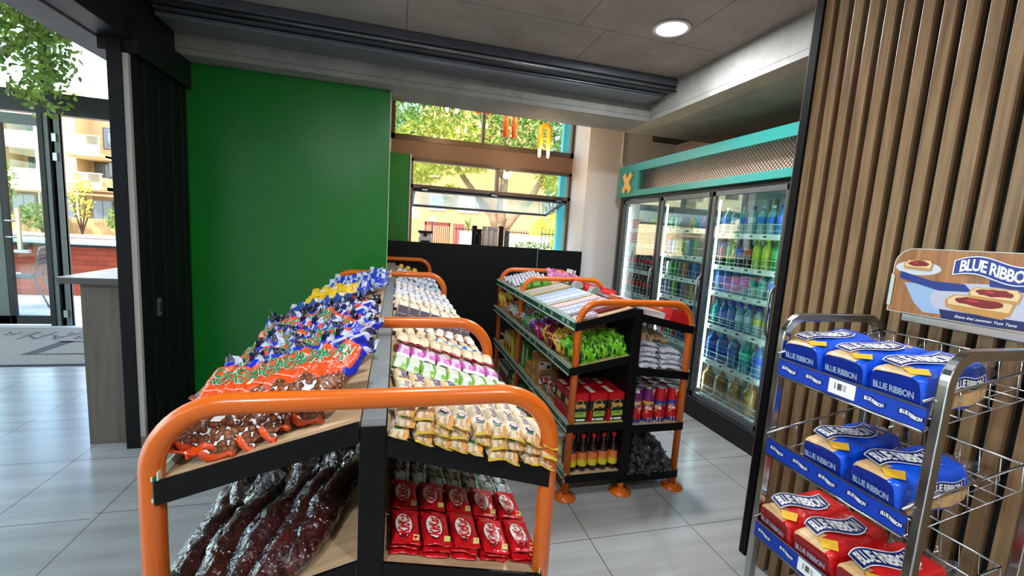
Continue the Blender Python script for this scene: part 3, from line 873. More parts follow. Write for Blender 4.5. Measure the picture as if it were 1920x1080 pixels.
def toast(cx, cy, w, h, sk):
    art([(cx - w, cy - h), (cx + w * .9, cy - h * 1.15), (cx + w, cy + h * .3), (cx + w * .8, cy + h), (cx - w * .8, cy + h * .8), (cx - w * 1.05, cy)], PM('crust', (196, 138, 74)))
    art([(cx - w * .92, cy - h * .55), (cx + w * .86, cy - h * .7), (cx + w * .93, cy + h * .3), (cx + w * .75, cy + h * .88), (cx - w * .75, cy + h * .68), (cx - w * .97, cy + .001)], PM('crumb', (226, 196, 146)))
    rr = random.Random(sk); art([(cx + w * (.72 + rr.uniform(-.08, .1)) * math.cos(R(t)), cy + h * .15 + h * (.6 + rr.uniform(-.12, .12)) * math.sin(R(t))) for t in range(0, 360, 20)], PM('jam', (126, 18, 34)))
    art([(cx + w * (.2) * math.cos(R(t)) - w * .2, cy + h * .25 + h * .2 * math.sin(R(t))) for t in range(0, 360, 40)], PM('jam_light', (188, 44, 62)))
art([(-0.03, 0.034), (0.085, 0.026), (0.095, 0.046), (-0.035, 0.052)], PM('crust', (196, 138, 74)))
toast(0.03, 0.062, 0.075, 0.022, 3); toast(0.06, 0.093, 0.055, 0.018, 4); toast(-0.132, 0.160, 0.038, 0.015, 6)
hbm.add([(-Wd / 2 + 0.0, 0.02, lay[0]), (-Wd / 2 + 0.011, 0.02, lay[0]), (-Wd / 2 + 0.011, 0.118, lay[0]), (-Wd / 2 + 0.0, 0.125, lay[0])], [(0, 1, 2, 3)], PM('edge_strip', (190, 205, 195)))
ribbon_text(hbm, T(0.055, 0.158, lay[0] + 0.0006), 0.165, M_ink, PM('ribbon_banner', (26, 50, 140)), M_ink)
put_text(hbm, 'Share that summer Yum Taste', M_ink, T(0.05, 0.0165, lay[0] + 0.0006), width=0.135, bold=0.012, shear=0.25)
hbm.build('header_board', rk, mw=OX @ HBF)

# ---------------------------------------------------------------- counter in the left opening
M_cwood = wood_mat('counter_laminate', (84, 76, 68), (106, 96, 86), 0.5, 0.8, 'Z')
ct = empty('side_counter', (-1.75, 3.6, 0)); tag(ct, 'grey laminate counter with white top standing behind the black column', 'counter')
MB().box((-0.095, -0.44, 0), (0.135, -0.40, 1.035), M_cwood).box((-0.095, -0.40, 0), (-0.06, 0.6, 1.035), M_cwood).build('end_panel', ct)
MB().box((-0.172, -0.50, 1.036), (0.13, 0.62, 1.072), mat('counter_edge', (86, 82, 80), 0.4)).box((-0.171, -0.499, 1.0725), (0.129, 0.619, 1.076), mat('counter_white', (222, 226, 232), 0.25)).build('counter_top', ct)
# ---------------------------------------------------------------- lobby glazing, mat
YG = 6.45
M_df = mat('shopfront_black', (26, 28, 31), 0.4, 0.2); M_dfg = mat('shopfront_grey', (92, 100, 98), 0.4, 0.4)
sf = MB()
sf.box((-9, YG, 2.53), (-1.9, YG + 0.12, 2.77), M_df)
sf.box((-4.02, YG, 2.77), (-3.94, YG + 0.08, 4.1), M_df); sf.box((-6.4, YG, 0), (-6.3, YG + 0.08, 4.1), M_df)
sf.box((-9, YG, 4.02), (-1.9, YG + 0.1, 4.12), M_df)
w3 = struct('window_3', sf)
MB().box((-9, YG + 0.04, 2.77), (-1.9, YG + 0.046, 4.02), M_glass).box((-9, YG + 0.04, 0), (-6.4, YG + 0.046, 2.53), M_glass).build('pane', w3)
dd = MB()
dd.box((-4.06, YG - 0.03, 0), (-4.01, YG + 0.08, 2.53), M_df).box((-4.01, YG - 0.02, 0), (-3.965, YG + 0.06, 2.53), M_dfg)
dd.box((-3.95, YG + 0.0, 0), (-3.925, YG + 0.05, 2.53), M_dfg).box((-3.915, YG - 0.01, 0), (-3.865, YG + 0.05, 2.53), M_dfg)
dd.box((-3.965, YG, 0), (-3.865, YG + 0.03, 2.53), M_df)
for z in (0.12, 2.0, 2.22): dd.box((-3.93, YG - 0.03, z), (-3.89, YG - 0.01, z + 0.09), M_alu)
struct('door_2', dd)
dl = MB()
dl.box((-6.3, YG, 0.03), (-4.06, YG + 0.04, 0.13), M_df).box((-6.3, YG, 2.38), (-4.06, YG + 0.04, 2.5), M_dfg)
dl.box((-4.62, YG, 0.03), (-4.47, YG + 0.045, 2.42), M_dfg).box((-4.465, YG, 0.03), (-4.41, YG + 0.04, 2.42), M_df)
d3 = struct('door_3', dl)
MB().box((-6.3, YG + 0.015, 0.13), (-4.62, YG + 0.021, 2.38), M_glass).box((-4.41, YG + 0.015, 0.13), (-4.06, YG + 0.021, 2.38), M_glass).build('pane', d3)
hn = MB()
hn.box((-4.30, YG - 0.07, 0.92), (-4.265, YG - 0.045, 1.42), M_steel).box((-4.335, YG - 0.075, 0.90), (-4.2, YG - 0.03, 0.935), M_ink)
hn.tube([(-4.41, YG - 0.055, 1.08), (-4.28, YG - 0.055, 1.08)], 0.01, M_steel, 8).tube([(-4.41, YG - 0.055, 1.27), (-4.28, YG - 0.055, 1.27)], 0.01, M_steel, 8)
hn.box((-4.66, YG - 0.07, 0.92), (-4.63, YG - 0.045, 1.45), M_steel)
hn.build('pull_handle', d3)
struct('trim_12', MB().box((-9, 6.34, 0.0), (-1.9, 6.45, 0.012), mat('sill_stone', (205, 205, 208), 0.4)))
mtm = empty('door_mat', (-3.3, 5.6, 0.0)); tag(mtm, 'large grey entrance mat with dark lettering lying inside the glass doors', 'mat')
M_mat = mat('mat_grey', (140, 134, 126), 0.95, var=0.12, vs=60, bump=0.3, bs=400); M_matd = mat('mat_dark', (72, 72, 74), 0.95)
MB().box((-3.6, -0.745, 0.001), (1.4, 0.73, 0.012), M_mat).box((-3.6, -0.775, 0), (1.4, -0.746, 0.014), mat('mat_edge', (40, 42, 48), 0.5)).build('mat_pile', mtm)
lt = MB()
MP = T(0, 0, 0.0135) @ RZ(math.pi)
put_text(lt, 'URBAN', M_matd, T(-0.15, 0.265, 0.0135) @ RZ(math.pi), width=1.06, bold=-0.0, hs=0.9, sp=1.25)
put_text(lt, 'QUARTER', M_matd, T(-0.25, 0.44, 0.0135) @ RZ(math.pi), width=1.42, bold=-0.0, hs=0.8, sp=1.25)
def poly(pts, m): lt.add([(x, y, 0.0135) for x, y in pts], [tuple(range(len(pts)))], m)
poly([(-0.23, -0.44), (0.9, -0.44), (0.9, -0.39), (-0.03, -0.39)], M_matd)
poly([(-0.23, -0.44), (-0.12, -0.41), (-0.09, 0.09), (-0.22, 0.09)], M_matd)
poly([(-0.22, 0.04), (0.9, 0.04), (0.9, 0.09), (-0.22, 0.09)], M_matd)
poly([(0.15, -0.12), (0.4, -0.12), (0.42, -0.2), (0.2, -0.2)], M_matd)
lt.build('mat_lettering', mtm)

# ---------------------------------------------------------------- outdoors: ground
M_pave = grid_floor('patio_tile', (196, 196, 194), (222, 222, 220), (120, 120, 118), 0.6, 0, 0.6, 0.2, 0.008, 0.6)
struct('floor', MB().box((-40, 6.46, -0.12), (-1.5, 14, -0.005), M_pave))
struct('ground', MB().box((-60, 5.55, -0.3), (60, 80, -0.13), mat('street_ground', (150, 146, 138), 0.9, var=0.1, vs=2)))
# brick planter wall with bar ledge
def brick_mat():
    m = bpy.data.materials.new('brick'); m.use_nodes = True; nt = m.node_tree; b = nt.nodes['Principled BSDF']
    tc = nt.nodes.new('ShaderNodeTexCoord'); mp = nt.nodes.new('ShaderNodeMapping'); mp.inputs['Rotation'].default_value = (R(90), 0, 0)
    nt.links.new(tc.outputs['Object'], mp.inputs[0])
    bt = nt.nodes.new('ShaderNodeTexBrick'); bt.inputs['Scale'].default_value = 1.0
    bt.inputs['Brick Width'].default_value = 0.30; bt.inputs['Row Height'].default_value = 0.085; bt.inputs['Mortar Size'].default_value = 0.006
    bt.inputs['Color1'].default_value = (*sr((188, 84, 52)), 1); bt.inputs['Color2'].default_value = (*sr((166, 68, 42)), 1); bt.inputs['Mortar'].default_value = (*sr((134, 62, 44)), 1)
    nt.links.new(mp.outputs[0], bt.inputs['Vector']); nt.links.new(bt.outputs[0], b.inputs['Base Color']); b.inputs['Roughness'].default_value = 0.8
    return m
bw = empty('brick_wall', (-8, 8.75, 0)); tag(bw, 'low red brick patio wall with pale bar ledge outside the glass doors', 'wall')
MB().box((-14, 0, -0.1), (4.5, 0.25, 0.86), brick_mat()).build('brickwork', bw)
MB().box((-14, -0.28, 0.87), (4.5, 0.28, 0.93), mat('ledge_pale', (214, 216, 222), 0.4)).box((-14, -0.3, 0.83), (4.5, -0.26, 0.872), M_df).build('ledge', bw)
for x in (1.35, 2.25, -0.6, 3.9):
    MB().box((x, -0.24, 0.74), (x + 0.1, -0.17, 0.83), M_df).box((x - 0.2, -0.05, 0.80), (x + 0.1, 0, 0.83), M_df).build('ledge_bracket', bw)
pl_ = empty('planter_bed', (-8, 9.6, 0)); tag(pl_, 'raised planter wall behind the patio ledge holding the hedge plants', 'planter')
MB().box((-14, 0.7, 0), (6, 0.9, 1.25), mat('planter_render', (192, 160, 112), 0.8)).box((-14, -0.5, 0.5), (6, 0.7, 0.95), mat('planter_soil', (172, 150, 132), 0.9, var=0.2, vs=12)).build('planter_body', pl_)

def leaves(name, c, rad, n, size, m, seed, parent=None, shell=0.5, flat=1.0, M=None):
    rr = random.Random(seed); mb = MB(); vs = []; fs = []
    for i in range(n):
        while True:
            d = Vector((rr.uniform(-1, 1), rr.uniform(-1, 1), rr.uniform(-1, 1)))
            if 0.05 < d.length <= 1 and d.length > shell * rr.random(): break
        p = Vector((c[0] + d.x * rad[0], c[1] + d.y * rad[1], c[2] + d.z * rad[2]))
        a = Vector((rr.uniform(-1, 1), rr.uniform(-1, 1), rr.uniform(-1, 1))).normalized()
        b = a.cross(Vector((rr.uniform(-1, 1), rr.uniform(-1, 1), rr.uniform(-1, 1)))).normalized()
        s = size * rr.uniform(0.6, 1.3); k = len(vs)
        vs += [p - a * s, p - a * s * .2 + b * s * .42, p + a * s, p - a * s * .2 - b * s * .42]
        fs.append((k, k + 1, k + 2, k + 3))
    mb.add(vs, fs, m)
    return mb.build(name, parent)
def branchy(pts, r0, r1): return [r0 + (r1 - r0) * i / (len(pts) - 1) for i in range(len(pts))]
L_g = leaf_mat('leaf_green', (66, 96, 32), (146, 172, 72))
L_y = leaf_mat('leaf_yellow', (150, 160, 50), (224, 212, 96))
L_d = leaf_mat('leaf_dark', (58, 88, 34), (118, 146, 58))
M_bark = mat('bark', (150, 116, 84), 0.85, var=0.25, vs=6, bump=0.5, bs=12)
M_barkd = mat('bark_dark', (84, 66, 50), 0.85, var=0.25, vs=8)

# apartment building far left
ap = empty('apartment_building', (-15, 24.4, 0)); tag(ap, 'cream apartment block with balconies seen through the lobby glass', 'building')
M_cream = mat('cream_render', (204, 180, 134), 0.8); M_creamd = mat('cream_render_deep', (196, 166, 118), 0.8); M_win = mat('far_window', (86, 96, 100), 0.15); M_wf2 = mat('far_frame', (60, 62, 62), 0.5)
M_tile = mat('ledge_terracotta', (206, 160, 120), 0.7)
# facade in local coordinates: x -> world+(-15), y front = -0.4 (world 24.0)
def Wx(x): return x + 15
wall = MB()
wall.box((-9, 0.6, -0.1), (9, 6, 6.4), M_creamd)
def slab_(x0, x1, z0, z1, y0=-0.4): wall.box((Wx(x0), y0, z0), (Wx(x1), 0.6, z1), M_cream)
# left bay with window recess, solid walls around recesses
slab_(-24, -16.35, -0.1, 6.4); slab_(-15.3, -13.85, -0.1, 6.4)
for z0, z1 in ((1.95, 2.95), (3.80, 4.52), (5.1, 6.4)): slab_(-16.35, -15.3, z0, z1)
slab_(-12.45, -6, -0.1, 6.4)
for z0, z1 in ((2.15, 2.75), (3.55, 3.72)): slab_(-13.85, -12.45, z0, z1, -1.0)
wall.build('wall', ap)
for (x0, x1, z0, z1, y) in ((-16.13, -15.83, 3.0, 3.49, 0.55), (-15.65, -15.35, 2.98, 3.51, 0.55), (-16.13, -15.82, 4.58, 4.95, 0.55), (-15.63, -15.35, 4.57, 4.95, 0.55),
                            (-13.7, -12.95, 2.85, 3.50, 0.55), (-13.3, -12.7, 4.2, 5.1, 0.55), (-12.64, -12.3, 2.9, 3.48, -0.42), (-12.64, -12.3, 4.2, 4.8, -0.42),
                            (-15.2, -14.0, 0.9, 1.9, -0.42), (-13.3, -12.6, 0.9, 1.75, -0.42), (-16.2, -15.4, 0.7, 1.8, -0.42)):
    wo = MB().box((Wx(x0) - .03, y - 0.01, z0 - .03), (Wx(x1) + .03, y + 0.05, z1 + .03), M_wf2).build('window', ap)
    pm = MB(); nb = max(2, int((x1 - x0) / 0.28)); w_ = (x1 - x0) / nb
    for k in range(nb): pm.box((Wx(x0) + k * w_ + .015, y - 0.02, z0), (Wx(x0) + (k + 1) * w_ - .015, y - 0.012, z1), M_win)
    pm.build('pane', wo)
for z0, z1 in ((2.2, 2.86), (3.62, 4.43)):
    MB().box((Wx(-13.85), -1.4, z0), (Wx(-12.45), -1.3, z1), M_cream).box((Wx(-13.87), -1.42, z1), (Wx(-12.43), -1.28, z1 + 0.05), M_white).box((Wx(-13.85), -1.3, z0), (Wx(-12.45), -0.4, z0 + 0.15), M_cream).build('balcony', ap)
    rl = MB()
    for k in range(9): rl.box((Wx(-12.86) + k * 0.045, -1.44, z1 - 0.33), (Wx(-12.86) + k * 0.045 + 0.012, -1.42, z1 + 0.02), M_wf2)
    rl.build('balcony_railing', ap)
for (x0, x1, z) in ((-16.4, -13.9, 2.02), (-13.9, -12, 1.95)):
    MB().box((Wx(x0), -0.7, z), (Wx(x1), -0.4, z + 0.1), M_tile).build('canopy_ledge', ap)

# hedge plants along the planter
for i, (x, z, rx, rz, mm, nn, se) in enumerate(((-7.0, 1.75, .32, .5, L_g, 380, 1), (-6.35, 1.2, .38, .25, L_g, 420, 2), (-5.0, 1.25, .38, .26, L_g, 480, 3), (-5.75, 1.6, .2, .42, L_y, 160, 4), (-8.0, 1.4, .5, .45, L_g, 500, 5), (-4.1, 1.6, .3, .45, L_g, 400, 6))):
    hp = empty('hedge_plant', (x, 10.0, 0.96))
    tag(hp, ['tall feathery green shrub left behind the pull handle', 'low bushy green shrub behind the glass door', 'low feathery shrub right of the door post', 'thin yellowish shrub beside the door hinges',
             'green shrub at the far left end of the planter', 'green shrub partly hidden behind the white topped counter'][i], 'shrub', 'shrubs in the patio planter')
    leaves('foliage', (0, 0, z - 0.9), (rx, 0.24, rz), nn, 0.05, mm, se, hp)
    st = MB()
    for k in range(4): st.tube([(0, 0, 0), (0.1 * (k - 1.5), 0.04 * k, z - 0.9)], 0.012, M_barkd, 6)
    st.build('stems', hp)
# patio chair and tables
def patio_chair(x, y, rz, label):
    c = empty('patio_chair', (x, y, 0), (0, 0, rz)); tag(c, label, 'chair', 'grey metal patio chairs')
    M_ch = mat('chair_grey', (118, 120, 122), 0.35, 0.6)
    for s in (-1, 1):
        MB().tube(round_path([(s * .21, -.22, 0), (s * .21, -.20, .44), (s * .2, .16, .44), (s * .21, .3, 0)], 0.05, 5), 0.012, M_ch, 8).build('leg', c)
    bf = MB().tube(round_path([(-.2, .17, .44), (-.2, .24, .86), (.2, .24, .86), (.2, .17, .44)], 0.05, 6), 0.012, M_ch, 8)
    bf.build('back_frame', c)
    sm = MB()
    for k in range(7): sm.box((-.19, -.2 + k * .055, .445), (.19, -.2 + k * .055 + .042, .457), M_ch)
    sm.build('seat', c)
    bk = MB()
    for k in range(4):
        z = .60 + k * .065; y_ = .17 + .07 * (z - .44) / .42
        bk.box((-.19, y_ - .006, z), (.19, y_ + .006, z + .05), M_ch)
    bk.build('backrest', c)
patio_chair(-5.2, 7.75, R(-70), 'grey metal slatted patio chair behind the glass door')
patio_chair(-6.5, 7.9, R(100), 'grey metal slatted patio chair at the far left edge')
def patio_table(x, y, label, z=0.74):
    t_ = empty('patio_table', (x, y, 0)); tag(t_, label, 'table')
    MB().box((-.35, -.35, z - .02), (.35, .35, z), mat('table_white', (226, 228, 232), 0.3)).build('table_top', t_, bevel=0.008)
    MB().tube([(0, 0, 0.03), (0, 0, z - .02)], 0.03, M_dgrey, 10).build('post', t_)
    MB().box((-.22, -.03, 0), (.22, .03, .035), M_dgrey).box((-.03, -.22, 0), (.03, .22, .035), M_dgrey).build('table_base', t_)
patio_table(-5.95, 7.35, 'white topped patio table beside the grey chair outside')
patio_table(-5.25, 6.95, 'lower white patio table just outside the glass door at the left edge', 0.55)

# courtyard tree reaching over the glazing
def make_tree(name, label, base, top, trunk_r, limbs, crowns, lm, bark, group=None, lsz=0.07, seed=0):
    t_ = empty(name, base); tag(t_, label, 'tree', group)
    tr = MB(); b0 = Vector(base)
    pts = [Vector((0, 0, 0)), (Vector(top) - b0) * 0.5 + Vector((0.05, 0, 0)), Vector(top) - b0]
    tr.tube(pts, [trunk_r, trunk_r * .85, trunk_r * .75], bark, 12)
    for l in limbs:
        q = [Vector(p) - b0 for p in l[0]]
        tr.tube(q, branchy(q, l[1], l[2]), bark, 8)
    tr.build('trunk', t_)
    for i, (c, rad, n) in enumerate(crowns):
        leaves('foliage', tuple(Vector(c) - b0), rad, n, lsz, lm if not isinstance(lm, list) else lm[i % len(lm)], seed + i, t_, shell=0.3)
    return t_
make_tree('courtyard_tree', 'leafy green tree in the courtyard seen through the upper lobby glass', (-9.2, 11.5, 0), (-9.0, 11.5, 3.8), 0.13,
          [([(-9.0, 11.5, 3.6), (-6.6, 11.2, 5.0), (-5.8, 11.2, 6.2)], .09, .03), ([(-9.0, 11.5, 3.6), (-8.9, 11.6, 5.2), (-8.8, 11.8, 6.3)], .09, .03), ([(-6.9, 11.3, 4.6), (-6.2, 10.8, 4.9), (-5.2, 10.6, 5.1)], .06, .02)],
          [((-6.4, 11.0, 5.8), (1.7, .9, 1.0), 2000), ((-7.9, 11.2, 5.5), (1.3, .8, 1.0), 1400), ((-5.2, 10.8, 5.0), (1.1, .7, .5), 900), ((-7.0, 11, 7.4), (2.0, 1, 1.2), 1400)], [L_d, L_g], M_barkd, seed=20, lsz=0.09)
# hanging branch with leaves in front of the black transom
hb_ = empty('hanging_branch', (-3.3, 6.0, 4.05)); tag(hb_, 'leafy green branch hanging down before the black transom at upper left', 'branch')
hb2 = MB()
rr = random.Random(8)
tips = [(-0.75, 2.78, 16), (-0.55, 2.95, 14), (-0.30, 2.62, 14), (-0.05, 2.50, 16), (0.12, 2.72, 12), (-1.0, 2.95, 12), (-1.25, 2.85, 12), (-0.42, 2.72, 10), (0.03, 2.42, 10), (-0.85, 3.05, 10), (-0.2, 3.0, 12), (-1.5, 3.0, 12), (-0.62, 2.66, 10)]
vs = []; fs = []
for tx, tz, nl in tips:
    x0 = tx * 0.75 - 0.3; p0 = Vector((x0, 0.1, 0.0)); p3 = Vector((tx - 0.35, rr.uniform(-.15, .15), tz - 4.05))
    p1 = p0 + Vector((rr.uniform(-.1, .1), 0, -.35)); pts = []
    for k in range(9):
        t = k / 8; pts.append(p0 * (1 - t) ** 2 + p1 * 2 * t * (1 - t) + p3 * t * t + Vector((0.03 * math.sin(9 * t + tx * 7), 0, 0)))
    hb2.tube(pts, branchy(pts, .008, .002), M_barkd, 5)
    for k in range(nl * 15):
        t = rr.random() ** 0.7; p = p0 * (1 - t) ** 2 + p1 * 2 * t * (1 - t) + p3 * t * t
        p = p + Vector((rr.uniform(-.13, .13), rr.uniform(-.12, .12), rr.uniform(-.09, .07)))
        a = Vector((rr.uniform(-.8, .8), rr.uniform(-.5, .5), rr.uniform(-1, .1))).normalized(); b = a.cross(Vector((rr.uniform(-.4, .4), 1, rr.uniform(-.4, .4)))).normalized()
        s = rr.uniform(.025, .045); q = len(vs)
        vs += [p - a * s, p - a * s * .3 + b * s * .5, p + a * s * .5 + b * s * .35, p + a * s * 1.2, p + a * s * .5 - b * s * .35, p - a * s * .3 - b * s * .5]
        fs.append(tuple(range(q, q + 6)))
hb2.build('twigs', hb_)
MB().add(vs, fs, L_g).build('foliage', hb_)

# ---------------------------------------------------------------- outdoors behind the service window
M_orh = mat('orange_render', (212, 142, 88), 0.8)
oh = empty('orange_house', (3.5, 20, 0)); tag(oh, 'orange rendered house across the street behind the service window', 'building')
MB().box((-2.55, 0, -0.13), (3.2, 6, 7.0), M_orh).box((-3.6, 0.6, -0.13), (-2.5, 5, 1.9), M_orh).build('wall', oh)
for (x0, x1, z0, z1) in ((-0.84, 0.04, 2.32, 2.95), (-2.1, -1.5, 2.34, 2.95), (-0.84, 0.04, 4.4, 5.2)):
    w_ = MB().box((x0 - .05, -0.06, z0 - .05), (x1 + .05, 0, z1 + .05), M_white).build('window', oh)
    pm = MB(); 
    for k in range(4): pm.box((x0 + (x1 - x0) * k / 4 + .02, -0.08, z0), (x0 + (x1 - x0) * (k + 1) / 4 - .02, -0.062, z1), mat('curtain_pane', (176, 172, 186), 0.3))
    pm.build('pane', w_)
M_mar = mat('gate_maroon', (150, 70, 56), 0.6)
MB().box((-1.05, -0.06, -0.13), (-0.55, 0.0, 1.75), M_mar).build('door', oh)
gt = empty('street_gate', (1.3, 15, 0)); tag(gt, 'maroon slatted driveway gate in front of the orange house', 'gate')
MB().box((-.42, 0, 1.58), (.44, .04, 1.70), M_mar).box((-.42, 0, -.13), (-.38, .04, 1.7), M_mar).box((.40, 0, -.13), (.44, .04, 1.7), M_mar).build('gate_frame', gt)
gs = MB()
for k in range(11): gs.box((-.37 + k * .071, 0, -.1), (-.335 + k * .071, .02, 1.58), M_mar)
gs.build('gate_slats', gt)
fc = empty('street_fence', (3.2, 14.2, 0)); tag(fc, 'thin dark metal palisade fence along the street by the gate', 'fence')
fm = MB()
for k in range(26): fm.box((-1.35 + k * .1, 0, -.13), (-1.33 + k * .1, .015, 1.62), M_dgrey)
fm.box((-1.4, 0, 1.5), (1.3, .02, 1.53), M_dgrey).box((-1.4, 0, 0.4), (1.3, .02, .43), M_dgrey).build('fence_bars', fc)
tcol = MB().box((-0.04, -0.08, -0.13), (0.06, 0.0, 4.0), mat('teal_canopy', (70, 190, 196), 0.5)).build('teal_post', None, (2.17, 5.75, 0))
tag(tcol, 'turquoise post standing outside at the right edge of the service window', 'post')
pb = MB().box((-.15, -.2, -.13), (.16, .2, 1.47), mat('planter_cream', (206, 206, 176), 0.7)).build('planter_box', None, (1.42, 9.0, 0)); 
pe = empty('potted_plant', (1.42, 9.0, 1.47)); tag(pe, 'spiky strap-leaved plant in cream planter outside the service window', 'plant')
tag(pb, 'tall cream planter box outside holding the strap-leaved plant', 'planter')
vs = []; fs = []
for k in range(16):
    a = rr.uniform(0, 6.28); ln = rr.uniform(.25, .42); o_ = rr.uniform(.05, .25); q = len(vs); d = Vector((math.cos(a), math.sin(a), 0)); s_ = Vector((-d.y, d.x, 0)) * .022
    for t in (0, .35, .7, 1): 
        p = d * (o_ * t * t) + Vector((0, 0, ln * t * (1.1 - .2 * t)))
        wv = (1 - t) * 1.0 + .05 if t > .3 else .7
        vs += [p - s_ * wv * 1.5, p + s_ * wv * 1.5]
    fs += [(q, q + 1, q + 3, q + 2), (q + 2, q + 3, q + 5, q + 4), (q + 4, q + 5, q + 7, q + 6)]
MB().add(vs, fs, leaf_mat('leaf_strap', (110, 130, 70), (150, 168, 104))).build('leaves', pe)
p2_ = MB().box((-.35, -.2, -.13), (.45, .2, 1.47), mat('planter_cream', (206, 206, 176), 0.7)).build('planter_box', None, (2.5, 8.5, 0)); tag(p2_, 'wide cream planter wall outside right of the cup stacks', 'planter')
lw = empty('low_shrub', (2.5, 8.0, 1.0)); tag(lw, 'sparse green shrub before the wide cream planter outside', 'shrub')
leaves('foliage', (0, 0, .28), (.45, .1, .08), 260, 0.03, L_d, 77, lw)
hg = empty('yellow_hedge', (4.4, 12.2, 0)); tag(hg, 'sunlit yellow green hedge beside the right end of the service window', 'hedge')
leaves('foliage', (0, 0, 1.2), (.75, .5, .95), 2600, 0.06, leaf_mat('leaf_bright', (176, 190, 50), (232, 226, 96)), 78, hg)
gw = empty('white_house', (9.3, 17, 0)); tag(gw, 'white gabled house far behind the yellow hedge', 'building')
MB().prism([(-2.2, -.13), (2.5, -.13), (2.5, 2.0), (.4, 3.0), (-2.2, 1.9)], 'Y', 0, 4, mat('house_white', (232, 228, 222), 0.7)).build('wall', gw)
MB().prism([(-2.4, 1.85), (-2.4, 1.95), (.4, 3.15), (2.7, 2.05), (2.7, 1.95), (.4, 3.03)], 'Y', -.2, 4.2, mat('roof_pale', (190, 180, 170), 0.7)).build('roof', gw)
fn = empty('side_fence', (2.95, 8.0, 0)); tag(fn, 'dark metal railing fence outside at the right of the window', 'fence')
fm = MB()
for k in range(9): fm.box((-.25 + k * .075, 0, -.13), (-.24 + k * .075, .012, 1.62), M_dgrey)
fm.box((-.27, 0, 1.5), (.4, .015, 1.52), M_dgrey).build('fence_bars', fn)
make_tree('street_tree', 'big forked street tree standing in front of the orange house', (2.80, 12, -.13), (2.78, 12, 1.72), 0.20,
          [([(2.70, 12, 1.55), (2.55, 12, 1.95), (2.25, 12, 2.25), (1.7, 12, 2.9), (1.2, 12, 3.6)], .14, .05), ([(2.80, 12, 1.6), (2.80, 12, 2.2), (2.85, 12, 3.2), (2.7, 12, 4.4)], .17, .07), ([(2.92, 12, 1.6), (3.2, 12, 1.98), (3.6, 12, 2.4), (4.0, 12, 3.2), (4.4, 12, 4.0)], .14, .05), ([(2.8, 12, 3.0), (2.2, 11.8, 3.6), (1.5, 11.7, 3.9)], .07, .03)],
          [((1.2, 11.6, 3.6), (1.5, .8, .75), 2600), ((3.3, 11.8, 4.1), (1.7, .9, .9), 2800), ((4.6, 12, 3.2), (.9, .7, .6), 1200), ((0.2, 11.5, 4.6), (1.6, .8, .9), 1800), ((2.2, 12, 5.4), (2.6, 1, 1.0), 2600), ((5.4, 12, 4.9), (1.4, .9, 1.0), 1500)], [L_y, L_g], M_bark, seed=40, lsz=0.075)
make_tree('street_tree', 'yellow leaved tree left of the service window outside', (-0.6, 13.5, -.13), (-0.5, 13.5, 2.4), 0.12,
          [([(-0.5, 13.5, 2.3), (0.1, 13.3, 3.2), (0.6, 13.2, 3.8)], .07, .02)],
          [((0.4, 13.2, 3.2), (.9, .7, .6), 1400), ((-0.6, 13.2, 4.4), (1.3, .8, 1.0), 1500), ((1.5, 13, 2.45), (.28, .25, .42), 260)], [L_y, L_g], M_barkd, seed=60, lsz=0.07)
make_tree('background_tree', 'dark green tree filling the sky behind the orange house', (3.0, 32, -.13), (3.0, 32, 5), 0.3,
          [], [((-1, 32, 6.5), (4, 2, 3.2), 2600), ((5, 32, 8), (5, 2, 3.5), 3000), ((11, 31, 4), (3, 2, 2.6), 1600)], [L_g, L_d], M_barkd, seed=80, lsz=0.22)
lg = empty('globe_lamp', (0.98, 13.0, 0)); tag(lg, 'white globe garden lamp on a post left of the maroon gate', 'lamp')
MB().tube([(0, 0, -.13), (0, 0, 1.68)], .02, M_dgrey, 8).build('post', lg); MB().lathe([(.0, -.08), (.06, -.06), (.085, 0), (.06, .06), (0, .08)], M_white, 14, M=T(0, 0, 1.75), caps=False).build('globe', lg)
